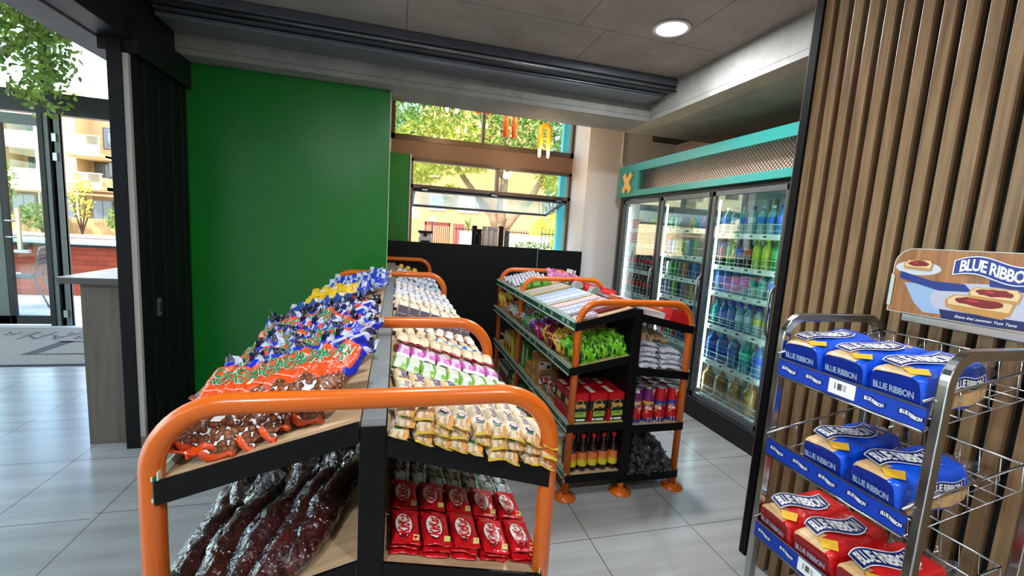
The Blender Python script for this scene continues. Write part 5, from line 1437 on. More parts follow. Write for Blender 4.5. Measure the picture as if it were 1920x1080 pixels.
chiprow('teal white bag', [C('wht8', (200, 214, 214)), C('teal8', (30, 134, 130)), C('wht8', (200, 214, 214))], 3.46, 5, 'white and teal sweet bag', 'just behind the middle post', 35)
chiprow('peach bag', [C('peach9', (214, 160, 110)), C('or8', (210, 110, 50)), C('brown9', (130, 60, 40))], 3.66, 5, 'peach and orange nut bag', 'between the middle and far posts', 40)
chiprow('gold chip bag', [C('yel9', (226, 190, 70)), C('gold4', (222, 184, 66)), C('yel9', (226, 190, 70))], 3.85, 5, 'golden yellow chip bag', 'beside the far post', 55, .03)

# red cereal cartons (level 2)
def put2(side, lv, d, y, dz=0.0): return on(G2X, G2L if side < 0 else G2R, side, lv, d, y) @ T(0, 0, dz)
M_jr = mat('carton_red', (190, 22, 32), .35); M_jk = mat('carton_darkgreen', (22, 40, 30), .4); M_jg = mat('carton_lime', (156, 186, 66), .45); M_jo = mat('carton_gold', (224, 172, 86), .45)
jb = pbox(.104, .13, .17, M_jr, [('front', 0, .42, 1, .76, M_jk), ('front', .14, .0, .98, .42, M_jk), ('front', .2, .2, .9, .38, M_jg), ('left', 0, .45, 1, .75, M_jk), ('left', .2, .5, .7, .72, M_jo), ('top', .05, .15, .35, .9, M_pw), ('front', .14, 0, .98, .03, M_jg)])
put_text(jb, 'Jungle', M_jo, frame((0, -.0672, .098), (1, 0, 0), (0, 0, 1)), width=.074, bold=.04, hs=1.6)
for rr_, mm_ in ((.019, M_jo), (.0165, M_jk)):
    jb.add([(rr_ * 1.2 * math.cos(R(a)), -.0667 - (.0002 if mm_ is M_jk else 0), .116 + rr_ * math.sin(R(a))) for a in range(0, 360, 20)], [tuple(range(18))], mm_)
put_text(jb, 'OATBRAN', M_jk, frame((.004, -.0672, .055), (1, 0, 0), (0, 0, 1)), width=.05, bold=.03)
jb.tube([(-.028, -.0672, .017), (-.028, -.0674, .017)], .009, M_pw, 12); jb.add([(-.015, -.0672, .011), (.036, -.0672, .011), (.036, -.0672, .023), (-.015, -.0672, .023)], [(0, 1, 2, 3)], M_pw)
jm = jb.mesh('cereal_carton')
for r in range(2):
    for i, d in enumerate((.315, .2, .085)):
        place('cereal_carton', jm, put2(-1, 2, d - .012, 2.225 + .137 * r) @ RZ(R(RJ.uniform(-2, 2))), f'red cereal carton with lime panel, {ORD[i]} from the left in the {("front", "second", "third")[r]} row', 'carton', 'red cereal cartons on the third shelf')
# pasta-style clear bags beside them, near the rail
pst = crum('pasta_bag', [C('pale10', (214, 200, 176)), C('wht10', (226, 226, 222)), C('dkg10', (30, 64, 50)), C('red10', (170, 50, 50))], .085, .17, .05, (110, 111), .25)
for i, (y, dz) in enumerate(((2.40, .03), (2.50, .04), (2.60, .02))):
    place('dry_food_bag', pst[i % 2], put2(-1, 2, .338 - (.0 if i else .0), y + .06, dz) @ RZ(R(80)) @ RX(R(60)), f'white printed dry food bag, {ORD[i]} from the front post on the third shelf', 'food bag', 'dry food bags left of the red cartons')
# cartons along the rail
M_bo = mat('carton_orange', (216, 140, 50), .5); M_bk = mat('carton_kraft', (176, 128, 84), .6); M_bg = mat('carton_green', (64, 160, 56), .45); M_by = mat('carton_yellow', (226, 186, 60), .5); M_lab = mat('label_white', (226, 224, 220), .5); M_bgd = mat('carton_green_dark', (34, 110, 40), .45)
ob = pbox(.16, .13, .10, M_bk, [('top', 0, 0, 1, 1, M_bo), ('top', .1, .1, .4, .9, mat('carton_amber', (226, 168, 70), .5)), ('front', .1, .15, .65, .7, M_lab), ('left', .2, .1, .8, .6, M_jo), ('front', .15, .5, .3, .62, M_black), ('front', .45, .2, .6, .45, M_black)]).mesh('brown_carton')
for i, (y, dz) in enumerate(((2.83, 0), (2.83, .1005), (2.97, 0))):
    place('brown_carton', ob, put2(-1, 2, .285, y, dz) @ RZ(R(RJ.uniform(-3, 3))), ('kraft carton with orange top, bottom of the nearer stack', 'kraft carton with orange top, upper one of the nearer stack', 'kraft carton behind the two stacked ones')[i] + ' on the third shelf', 'carton', 'kraft cartons on the third shelf')
gb = pbox(.13, .09, .20, M_bg, [('left', .12, .15, .5, .9, M_lab), ('left', .55, .6, .9, .9, M_bgd), ('front', 0, .6, 1, 1, M_bgd), ('top', .2, .2, .8, .8, M_bgd), ('front', .3, .62, .7, .9, M_lab), ('left', .1, .0, .9, .1, M_jg)]).mesh('green_carton')
for i, y in enumerate((3.085, 3.185, 3.40)):
    place('green_carton', gb, put2(-1, 2, .285, y) @ RZ(R(RJ.uniform(-3, 3))), ('tall green carton nearest the kraft cartons', 'tall green carton before the middle post', 'tall green carton behind the middle post')[i] + ' on the third shelf', 'carton', 'green cartons on the third shelf')
ybx = pbox(.12, .075, .17, M_by, [('left', .15, .1, .85, .45, mat('carton_brown', (120, 76, 40), .5)), ('left', .2, .6, .8, .9, M_lab), ('front', .2, .3, .8, .7, M_jo)]).mesh('yellow_carton')
for i, y in enumerate((3.52, 3.61, 3.70)):
    place('yellow_carton', ybx, put2(-1, 2, .30, y), f'yellow food carton, {ORD[i]} behind the middle post on the third shelf', 'carton', 'yellow cartons on the third shelf')
wb = crum('white_bag', [C('wht10', (226, 226, 222)), C('sil8', (200, 190, 184))], .1, .16, .06, (115, 116), .25)
for i, y in enumerate((3.82, 3.92)):
    place('white_bag', wb[i], put2(-1, 2, .3, y, .03) @ RZ(R(90)) @ RX(R(50)), ('white food bag beside the yellow cartons', 'white food bag next to the far post')[i] + ' on the third shelf', 'food bag', 'white bags on the third shelf')
# sauce bottles, lathe kinds
def bottle(name, h, r, body, cap, label=None, lz=(.2, .6), neck=.012, liquid_top=.8, n=18, lab2=None, caph=.018, ribs=0, sh=.62):
    """returns (body mesh, cap mesh) sharing origin at the base"""
    pr = [(r * .82, 0, body), (r, h * .03, body)]
    N = 22
    for k in range(1, N):
        z = h * .03 + (h * .97 - h * .03) * k / N; t = z / h
        if t < sh: rad = r
        elif t < sh + .22: q = (t - sh) / .22; rad = r + (neck - r) * (q * q * (3 - 2 * q))
        else: rad = neck
        if ribs and label is None or (ribs and not (lz[0] < t < lz[1])):
            if t < sh: rad *= 1 - .035 * (0.5 + .5 * math.sin(t * ribs * 6.28))
        mm = body
        if label and lz[0] <= t < lz[1]: mm = label if not lab2 or t < (lz[0] + lz[1]) / 2 else lab2; rad = rad * 1.012
        pr.append((rad, z, mm))
    pr.append((neck, h * .97, body))
    b = MB().lathe(pr, body, n)
    c = MB().lathe([(neck * 1.25, h * .93), (neck * 1.25, h * .93 + caph), (neck * 1.1, h * .93 + caph + .002)], cap, 14)
    return b.mesh(name), c.mesh('cap')
def put_bottle(name, bm, mw_, label, cat, group, cap=True):
    o = link_mesh(name, bm[0], mw_); tag(o, label, cat, group)
    if cap: link_mesh('cap', bm[1], Matrix(), o)
    return o
M_sauce = mat('sauce_dark', (34, 14, 10), .12, coat=.8); M_capr = mat('cap_red', (206, 34, 34), .35); M_lby = mat('label_yellow', (206, 190, 40), .4); M_lbr = mat('label_red_yellow', (200, 60, 34), .4, rgb2=(226, 150, 60), vs=60); M_lbg = mat('label_green', (20, 70, 40), .4)
sb_ = bottle('sauce_bottle', .215, .030, M_sauce, M_capr, M_lby, (.12, .52), .011, lab2=M_lbr, sh=.58, caph=.022)
for i in range(5):
    o = put_bottle('sauce_bottle', sb_, put2(-1, 3, .315 - i * .066, 2.19) @ RZ(RJ.uniform(-.3, .3)), f'dark sauce bottle with red cap, {nth(i, 5)} on the bottom shelf', 'bottle', 'red-capped sauce bottles')
M_capg = mat('cap_clear_grey', (120, 122, 126), .3)
sc_ = bottle('vinegar_bottle', .22, .029, M_sauce, M_capg, M_lbg, (.15, .5), .013, sh=.6)
for i in range(5):
    put_bottle('vinegar_bottle', sc_, put2(-1, 3, .31 - i * .066, 2.27), f'dark bottle with grey cap, {nth(i, 5)} behind the red-capped sauces', 'bottle', 'grey-capped bottles')
jr_ = bottle('spread_jar', .15, .04, mat('jar_tan', (196, 158, 110), .3, coat=.5), mat('cap_white', (232, 232, 230), .4), mat('label_cream', (222, 206, 160), .4), (.15, .6), .034, sh=.72, caph=.022)
rs = bottle('relish_bottle', .2, .03, mat('relish_red', (130, 40, 26), .2, coat=.6), mat('cap_beige', (206, 190, 150), .4), mat('label_tomato', (176, 62, 40), .4), (.2, .55), .015, sh=.62)
gj = bottle('pickle_jar', .14, .038, mat('pickle_green', (40, 84, 44), .2, coat=.6), mat('cap_green', (30, 120, 64), .35), mat('label_leaf', (90, 130, 70), .4), (.2, .6), .032, sh=.75, caph=.02)
for i, (y, b_) in enumerate(((2.36, jr_), (2.45, jr_), (2.54, rs), (2.61, rs), (2.70, gj), (2.79, gj), (2.9, gj), (3.0, rs), (3.1, gj), (3.2, gj), (3.4, jr_), (3.5, gj))):
    nm = {id(jr_): ('spread_jar', 'tan jar with white lid'), id(rs): ('relish_bottle', 'red relish bottle with beige cap'), id(gj): ('pickle_jar', 'dark green jar with green lid')}[id(b_)]
    put_bottle(nm[0], b_, put2(-1, 3, .315, y), f'{nm[1]}, {ORD[i]} of the jars along the bottom shelf rail', 'jar' if 'jar' in nm[0] else 'bottle', 'jars and bottles along the bottom shelf rail')
sp_ = pbox(.06, .06, .15, mat('carton_spice', (70, 66, 60), .5), [('left', .1, .1, .9, .5, mat('carton_pinkish', (150, 50, 60), .5)), ('left', .1, .6, .9, .9, M_lab), ('top', .1, .1, .9, .9, M_lab)]).mesh('spice_carton')
for i, y in enumerate((3.6, 3.67, 3.74, 3.81, 3.88)):
    place('spice_carton', sp_, put2(-1, 3, .32, y), f'dark spice carton, {ORD[i]} behind the jars on the bottom shelf', 'carton', 'spice cartons by the far post')

# right side: salt bags, cans, dark clear bags
M_sw = FOIL('saltwhite', (214, 216, 226), .3, .3); M_sb = FOIL('saltblue', (34, 48, 130), .3, .3)
def saltbag(s):
    mb, bd = pack(.15, .20, .034, s, lambda u, v: M_sb if (v > .35 + .1 * math.sin(5 * u)) and v < .9 else M_sw, crimp=.014, wr=.2, nu=14, nv=18, p=3)
    put_text(mb, 'COARSE TABLE SALT', M_navy, frame((0, -.094, .016), (1, 0, 0), (0, -.3, 1)), width=.1, bold=.03, eps=.007)
    return mb.mesh('salt_bag')
slt = [saltbag(s) for s in (120, 121, 122)]
for L in range(5):
    for i, d in enumerate((.112, .268)):
        if L == 4 and i == 1: continue
        place('salt_bag', slt[(L + i) % 3], put2(1, 1, d, 2.235 + .012 * L, .001 + .029 * L) @ RZ(R(RJ.uniform(-4, 4))), f'white and blue salt bag, {ORD[L]} from the bottom of the {"left" if i == 0 else "right"} stack', 'food bag', 'salt bags on the second shelf of the cooler side')
gsb = crum('grain_bag', [C('tan11', (196, 170, 130)), C('sil8', (200, 190, 184)), C('brn11', (150, 110, 70))], .13, .2, .06, (125, 126), .2)
for i, (d, y, dz, p_) in enumerate(((.10, 2.30, .15, 30), (.22, 2.34, .14, 8), (.12, 2.5, .05, 55), (.28, 2.5, .02, 10))):
    place('grain_bag', gsb[i % 2], put2(1, 1, d, y, dz) @ RX(R(p_)), ('grey tan food bag leaning on the spine above the salt', 'flat tan food bag on top of the salt stack', 'tan food bag standing behind the left salt stack', 'tan food bag behind the right salt stack')[i], 'food bag', 'tan food bags by the salt')
M_canr = mat('can_red', (196, 28, 40), .3, .2); M_canb = mat('can_blue', (40, 60, 150), .3, .2); M_canp = mat('can_purple', (120, 40, 110), .3, .2); M_canl = mat('can_lid', (196, 198, 202), .25, .9); M_star = mat('can_star', (230, 150, 50), .4)
def can(nm, body, acc, h=.108, r=.036, n=24, label='STAR'):
    pr = [(r * .96, 0, M_canl), (r, .003, M_canl), (r * .985, .006, acc), (r * .985, h * .22, body), (r * .985, h * .8, body), (r * .985, h - .006, M_canl), (r, h - .003, M_canl), (r * .95, h - .001, M_canl), (r * .93, h - .005, M_canl)]
    mb = MB().lathe(pr, body, n)
    if label:
        def wrap(x, y): a = x / r; return ((r * .985 + .0006) * math.sin(a), -(r * .985 + .0006) * math.cos(a), y)
        v, f, w = text2d(label, 1.0, .04, 0, .9); k = .044 / w
        mb.add([wrap(x * k, y * k * 1.3 + h * .82) for x, y in v], f, M_pw)
        st = []
        for q in range(10): rad = .012 if q % 2 == 0 else .005; a = R(90 + 36 * q); st.append(wrap(rad * math.cos(a) - .012, rad * math.sin(a) + h * .62))
        mb.add([(x * 1.004, y * 1.004, z) for x, y, z in st], [tuple(range(10))], M_star)
        mb.add([wrap(x, y) for x, y in ((-.03, h * .5), (.03, h * .3), (.03, h * .24), (-.03, h * .42))], [(0, 3, 2, 1)], M_pw)
        mb.add([wrap(x, y) for x, y in ((.0, h * .08), (.022, h * .08), (.022, h * .3), (.0, h * .3))], [(0, 1, 2, 3)], M_tag)
    return mb.mesh(nm)
cr_, cp_ = can('food_can', M_canr, M_canb), can('food_can', M_canp, mat('can_yellow', (214, 160, 50), .3, .2))
cw_ = can('food_can', mat('can_paper', (190, 188, 180), .4), M_canl, label=None, h=.1, r=.034)
for L in range(2):
    for r in range(3):
        for i in range(4):
            d = .075 + i * .083; me_ = cp_ if (L == 1 and i < 2) else cr_
            place('food_can', me_, put2(1, 2, d, 2.195 + .082 * r, .0005 + .1085 * L) @ RZ(RJ.uniform(-.9, .9)), f'{"purple" if me_ is cp_ else "red"} food can, {nth(i, 4)} in the {("front", "second", "third")[r]} row, {"bottom" if L == 0 else "upper"} layer', 'can', 'food cans on the third shelf')
for k in range(2): place('food_can', cw_, put2(1, 2, .075, 2.37, .218 + .1005 * k), f'plain grey can, {"lower" if k == 0 else "upper"} of the two beside the black spine', 'can', 'plain grey cans')
for i in range(5): place('food_can', cr_, put2(1, 2, .31, 2.47 + i * .09), f'red food can, {ORD[i]} in the line behind the front block', 'can', 'food cans on the third shelf')
M_dk = mat('dark_contents', (30, 30, 33), .3, rgb2=(70, 70, 74), vs=60, bump=.8, bs=60, coat=.5); M_olive = FOIL('olive', (150, 144, 40), .3)
def dkbag(s):
    mb, bd = pack(.085, .13, .06, s, lambda u, v: M_olive if v > .86 and u > -.3 else M_dk, crimp=.02, wr=.35, nu=12, nv=14, p=2)
    return mb.mesh('dark_bag')
dkb = [dkbag(s) for s in (130, 131, 132)]; film2 = None
k_ = 0
for L, n in ((0, 4), (1, 3), (2, 3), (3, 2)):
    for i in range(n):
        d = (.075 + i * .084) if L == 0 else (.07 + .02 * L + i * .078)
        o = place('dark_bag', dkb[k_ % 3], put2(1, 3, d, 2.20 + .02 * L, .002 + .047 * L) @ RZ(R(RJ.uniform(-14, 14))) @ RX(R(RJ.uniform(0, 12))), f'dark glossy film bag, {ORD[i]} from the left in the {("bottom", "second", "third", "top")[L]} layer', 'food bag', 'dark film bags on the bottom shelf'); k_ += 1
for i in range(4): place('lime_carton', gb, put2(1, 2, .3, 3.1 + i * .12), f'green carton, {ORD[i]} along the cooler-side third shelf', 'carton', 'green cartons facing the cooler')

# top shelf (left slope): gum and sweets in counter boxes
def gum(c1, c2, w=.024, l=.075, h=.012): return pbox(w, l, h, mat('gum_%d_%d_%d' % c1, c1, .4), [('top', 0, 0, 1, .22, mat('gum_%d_%d_%d' % c2, c2, .4)), ('top', .15, .4, .85, .8, mat('gum_%d_%d_%d' % c2, c2, .4))]).mesh('gum_pack')
GP = [((222, 216, 222), (130, 100, 140), 'white and violet'), ((204, 210, 222), (130, 140, 180), 'pale blue'), ((206, 212, 226), (120, 140, 190), 'ice blue'), ((222, 206, 210), (186, 130, 146), 'white and pink'),
      ((214, 220, 230), (150, 170, 200), 'silver white'), ((210, 216, 226), (130, 150, 190), 'pearl grey'), ((200, 210, 224), (90, 130, 170), 'light steel'), ((206, 190, 150), (150, 120, 80), 'kraft beige'), ((190, 196, 204), (120, 126, 140), 'silver grey')]
ys = [2.19, 2.33, 2.42, 2.52, 2.70, 2.80, 2.90, 3.04, 3.12]
for r, (c1, c2, nm) in enumerate(GP):
    me_ = gum(c1, c2); n = 12 if r else 5
    lay_row('gum_pack', [me_], n, -1, 0, .352, .352 - .0255 * (n - 1), ys[r], nm + ' gum pack', 'gum pack', nm + ' gum packs on the top shelf', G=2, dz=.006, jr=.8, jy=.002, where='in its row on the top shelf')
def tray(w, l, h, m, ins=None, nin=8, mi=None):
    mb = MB().box((-w / 2, -l / 2, 0), (w / 2, l / 2, .002), m)
    for a, b_ in (((-w / 2, -l / 2), (w / 2, -l / 2 + .002)), ((-w / 2, l / 2 - .002), (w / 2, l / 2)), ((-w / 2, -l / 2), (-w / 2 + .002, l / 2)), ((w / 2 - .002, -l / 2), (w / 2, l / 2))):
        mb.box((a[0], a[1], 0), (b_[0], b_[1], h), m)
    return mb
M_tray = mat('tray_brown', (120, 100, 96), .5); M_trw = mat('tray_white', (224, 222, 222), .5); M_mrn = mat('bar_maroon', (120, 26, 34), .35); M_trr = mat('tray_red', (196, 34, 40), .4); M_trb = mat('tray_blue', (56, 84, 176), .4)
for i, (y, l, m, nm) in enumerate(((2.42, .32, M_tray, 'brown edged counter tray under the pink gum'), (2.80, .30, M_trw, 'white counter tray holding the steel blue gum'), (3.08, .18, M_tray, 'brown counter tray holding the silver grey gum'))):
    o = tray(.33, l - .005, .010, m).build('counter_tray', None, mw=put2(-1, 0, .21, y + .0, .0015)); tag(o, nm, 'tray')
mp = MB().box((-.11, -.006, 0), (.11, .006, .012), M_mrn).mesh('long_bar')
for i, (d, y) in enumerate(((.22, 2.235), (.19, 2.258), (.15, 2.21))):
    place('long_bar', mp, put2(-1, 0, d, y, .002), f'long thin maroon bar, {ORD[i]} of three lying across the top shelf front', 'snack bar', 'maroon bars on the top shelf')
g3 = pbox(.075, .05, .055, M_bg, [('top', .1, .1, .9, .9, mat('carton_brightgreen', (110, 200, 90), .4)), ('front', .1, .2, .9, .8, mat('carton_brightgreen', (110, 200, 90), .4))]).mesh('mint_box')
for i in range(3): place('mint_box', g3, put2(-1, 0, .30 - .085 * i, 3.36, .001), f'small bright green box, {ORD[i]} from the left behind the middle rail', 'box', 'green mint boxes on the top shelf')
gy = simplebar('grey_sachet', (140, 141), .03, .11, .03, FOIL('sachet', (186, 188, 202)), FOIL('sachet2', (150, 152, 170)), None, wr=.3)
for r in range(3):
    lay_row('grey_sachet', gy, 10, -1, 0, .352, .09, 3.53 + .15 * r, 'silver grey sachet', 'sachet', 'silver sachets between the middle and far rails', G=2, dz=.004, jr=6, pitch=15, where='in the ' + ('near', 'middle', 'far')[r] + ' sachet row')
# grey slanted price holders on the spine
for i, y in enumerate((2.72, 3.02)):
    o = MB().prism([(-.05, 0), (.05, 0), (.02, .045), (-.02, .05)], 'Y', -.03, .03, mat('holder_grey', (150, 154, 150), .5)).build('card_holder', None, mw=T(G2X, y, 1.116)); tag(o, ('grey card holder on the spine nearer the camera', 'grey card holder on the spine by the middle rail')[i], 'holder', 'card holders on the spine')
# right slope: red trays and boxes
rt = tray(.15, .10, .065, M_trr)
for k in range(6): rt.box((-.07 + k * .024, -.045, .004), (-.07 + k * .024 + .017, .045, .075), mat('pack_red', (190, 30, 40), .4)).box((-.07 + k * .024 + .003, -.0462, .02), (-.07 + k * .024 + .006, -.0455, .07), M_gold)
rt_ = rt.mesh('red_counter_box')
place('red_counter_box', rt_, put2(1, 0, .285, 2.19, .001), 'red counter box of slim packs at the front corner facing the cooler', 'box', 'counter boxes on the cooler side')
wt = tray(.14, .15, .035, M_trw)
for k in range(6): wt.box((-.065 + k * .0225, -.07, .004), (-.065 + k * .0225 + .017, .07, .03), mat('pack_cream', (222, 206, 196), .4))
place('white_counter_box', wt.mesh('white_counter_box'), put2(1, 0, .12, 2.24, .001), 'white counter box with cream packs beside the spine front', 'box', 'counter boxes on the cooler side')
ot = tray(.3, .12, .05, mat('tray_orange', (214, 110, 70), .4))
for k in range(10): ot.box((-.145 + k * .029, -.055, .004), (-.145 + k * .029 + .012, .055, .055), mat('pack_white', (230, 222, 216), .4)).box((-.145 + k * .029 + .013, -.055, .004), (-.145 + k * .029 + .026, .055, .052), M_trr)
om = ot.mesh('striped_counter_box')
for i, y in enumerate((2.40, 2.56)): place('striped_counter_box', om, put2(1, 0, .20, y, .001), ('red and white striped counter box, the nearer one', 'red and white striped counter box, the farther one')[i] + ' on the cooler side', 'box', 'striped counter boxes')
gy2 = tray(.3, .14, .03, M_trw)
for k in range(12): gy2.box((-.145 + k * .0243, -.065, .004), (-.145 + k * .0243 + .019, .065, .034), mat('pack_steel', (150, 160, 186), .4))
place('grey_counter_box', gy2.mesh('grey_counter_box'), put2(1, 0, .2, 2.74, .001), 'white counter box of grey blue packs on the cooler side', 'box', 'counter boxes on the cooler side')
rb = pbox(.13, .06, .075, M_trr, [('front', .1, .55, .9, .9, mat('carton_lightred', (226, 70, 70), .4))]).mesh('red_box')
for i, (d, y) in enumerate(((.09, 3.20), (.24, 3.02), (.24, 3.10), (.09, 3.02))): place('red_box', rb, put2(1, 0, d, y, .001), ('tall red box beside the middle rail', 'small red box nearest the blue boxes', 'small red box behind the nearest red one', 'red box against the spine')[i], 'box', 'red boxes on the cooler side')
bx = pbox(.055, .06, .055, M_trb, [('top', .1, .1, .9, .9, mat('carton_skyblue', (90, 120, 200), .4))]).mesh('blue_box')
for i in range(4): place('blue_box', bx, put2(1, 0, .10 + .066 * i, 3.35, .001), f'small blue box, {nth(i, 4)} behind the red boxes', 'box', 'blue boxes on the cooler side')
gnb = pbox(.028, .1, .05, mat('carton_palegreen', (196, 222, 200), .4), [('top', .3, 0, .6, 1, M_bg), ('front', .3, 0, .6, 1, M_bg)]).mesh('pale_green_box')
for i in range(7): place('pale_green_box', gnb, put2(1, 0, .08 + .04 * i, 3.55, .001), f'pale green striped box, {nth(i, 7)} beyond the middle rail', 'box', 'pale green boxes on the cooler side')
swb = crum('pink_blue_bag', [C('pink12', (226, 130, 170)), C('blue12', (60, 90, 200)), C('pink12', (226, 130, 170))], .1, .15, .05, (145, 146), .35)
for i in range(4): place('pink_blue_bag', swb[i % 2], put2(1, 0, .08 + .085 * i, 3.86, .03) @ RX(R(60)), f'pink and blue sweet bag, {nth(i, 4)} by the far rail', 'snack bag', 'pink and blue sweet bags by the far rail')
cds = MB().box((-.03, -.05, 0), (-.026, .05, .15), M_tag).box((-.012, -.05, 0), (-.008, .05, .15), M_tag).box((.006, -.05, 0), (.01, .05, .15), mat('card_lilac', (170, 170, 200), .5)).box((.022, -.05, 0), (.026, .05, .15), M_tag).box((-.035, -.055, 0), (.032, .055, .006), M_tag)
o = cds.build('card_rack', None, mw=put2(1, 0, .32, 3.98, .0)); tag(o, 'small white card rack standing at the far end of the cooler side', 'rack')

# ================================================================ bread
M_lb = mat('bread_blue', (20, 84, 214), .22, bump=.25, bs=40, coat=.3); M_lr = mat('bread_red', (206, 34, 34), .22, bump=.25, bs=40, coat=.3)
M_tan = mat('bread_tan', (204, 166, 116), .4, var=.15, vs=40, bump=.2, bs=50); M_by2 = mat('bread_yellow', (236, 182, 50), .3); M_lbd = mat('bread_navy', (14, 42, 140), .25)
def loaf(main, endc, seed):
    L, Wd_, H = .245, .122, .112
    rr = random.Random(seed); off = Vector((seed * 3.1, 0, 0))
    NU, NV = 28, 40; vs = []; fs = []; ms = []
    def prof(a, k):
        c, s = math.cos(a), math.sin(a); e = .32
        return (abs(c) ** e * (1 if c > 0 else -1)) * Wd_ / 2 * k, (abs(s) ** e * (1 if s > 0 else -1)) * H / 2 * k + H / 2
    for j in range(NV + 1):
        v = j / NV; x = v * L
        k = 1.0
        if v < .04: k = .90 + .10 * (v / .04) ** .5
        if v > .84: k = 1 - .35 * ((v - .84) / .16) ** 2
        for i in range(NU):
            y, z = prof(2 * math.pi * i / NU, k)
            n3 = mn.noise_vector(Vector((x * 18, y * 18, z * 18)) + off) * .0065
            vs.append((x + n3.x, y + n3.y, max(0, z + n3.z)))
    for j in range(NV):
        for i in range(NU):
            a = j * NU + i; b_ = j * NU + (i + 1) % NU; v = (j + .5) / NV; th = 2 * math.pi * (i + .5) / NU
            y, z = prof(th, 1)
            m = main
            top = z > H * .9
            if top:
                if v < .5 - .35 * (y / Wd_ + .5) * 1.0 and y > -.04 + v * .1: m = M_tan
            if abs(y) > Wd_ * .44 and .12 * H < z < .62 * H and v > .12: m = M_tan
            if abs(y) > Wd_ * .44 and z < .12 * H: m = main
            fs.append((a, b_, b_ + NU, a + NU)); ms.append(m)
    mb = MB().add(vs, fs, ms, True)
    mb.add([vs[i] for i in range(NU)], [tuple(range(NU))[::-1]], endc, False)
    mb.add([vs[NV * NU + i] for i in range(NU)], [tuple(range(NU))], main, False)
    # banner and lettering on the top (runs across: readable from the aisle, x to viewer right = -Y)
    F_ = frame((.112, .016, H + .0045), (1, -.22, 0), (.22, 1, 0))
    ribbon_text(mb, F_ @ Matrix.Diagonal((1, 1.55, 1, 1)), .132, M_pw, M_navy, M_pw)
    mb.add([(x, y, H + .0035) for x, y in ((.03, .004), (.006, -.028), (.03, -.056), (.062, -.03))], [(0, 1, 2, 3)], M_by2)
    el = [(.195 + .009 * math.cos(R(a)), -.02 + .012 * math.sin(R(a)), H * .985) for a in range(0, 360, 30)]
    mb.add(el, [tuple(range(12))], M_by2)
    put_text(mb, '700 g', M_pw, frame((.205, .02, H * .985), (0, -1, 0), (1, 0, 0)), width=.02, bold=.01)
    put_text(mb, 'CLASSIC', M_pw, frame((.15, -.035, H + .0045), (1, -.2, 0), (.2, 1, 0)), width=.03, bold=.01)
    # end panel lettering (faces -X)
    put_text(mb, 'BLUE RIBBON', mat('bread_lettering_grey', (150, 168, 196), .4), frame((-.0075, 0, H * .62), (0, -1, 0), (0, 0, 1)), width=.09, bold=.03, hs=1.5, sp=.92)
    # side banner (faces -Y)
    ribbon_text(mb, frame((.14, -Wd_ / 2 - .0055, H * .66), (1, 0, 0), (0, 0, 1)), .10, M_pw, M_navy, M_pw)
    return mb.mesh('bread_loaf')
lfb = [loaf(M_lb, M_lbd, 1), loaf(M_lb, M_lbd, 2)]; lfr = [loaf(M_lr, mat('bread_darkred', (150, 20, 26), .25), 3), loaf(M_lr, mat('bread_darkred', (150, 20, 26), .25), 4)]
tw = MB(); rr = random.Random(4); vs = []; fs = []
NT = 14
for j, (x, r_) in enumerate(((0, .035), (.012, .012), (.02, .006), (.03, .018), (.045, .032), (.06, .042))):
    for i in range(NT):
        a = 2 * math.pi * i / NT; q = r_ * (1 + (.35 if j > 2 else .1) * (1 if i % 2 else -1))
        vs.append((x + rr.uniform(-.004, .004), q * math.cos(a) * 1.1, q * math.sin(a) * .8))
for j in range(5):
    for i in range(NT): a = j * NT + i; b_ = j * NT + (i + 1) % NT; fs.append((a, b_, b_ + NT, a + NT))
twm = MB().add(vs, fs, M_film, True).mesh('bag_tail')
def put_loaf(me, x, y, z, yaw_, label, grp):
    o = place('bread_loaf', me, T(x, y, z) @ RY(-TILT) @ RZ(R(yaw_)), label, 'bread', grp)
    link_mesh('bag_tail', twm, T(.24, 0, .055), o)
for (y, yw, k, lb) in ((1.000, 1, 0, 'blue bagged bread loaf, far left one in the top basket'), (.872, -2, 1, 'blue bagged bread loaf, middle one in the top basket'), (.742, 1, 0, 'blue bagged bread loaf, right one in the top basket beside the front post')):
    put_loaf(lfb[k], 1.205, y, 1.112, yw, lb, 'blue loaves in the top basket')
for (y, yw, k, lb) in ((.890, 2, 1, 'blue bagged bread loaf, left one in the second basket'), (.752, -3, 0, 'blue bagged bread loaf, right one in the second basket behind the post')):
    put_loaf(lfb[k], 1.205, y, .846, yw, lb, 'blue loaves in the second basket')
for (y, yw, k, lb) in ((1.005, -4, 0, 'red bagged bread loaf, far left one in the third basket'), (.874, 2, 1, 'red bagged bread loaf, middle one in the third basket'), (.744, -1, 0, 'red bagged bread loaf, right one in the third basket')):
    put_loaf(lfr[k], 1.205, y, .556, yw, lb, 'red loaves in the third basket')

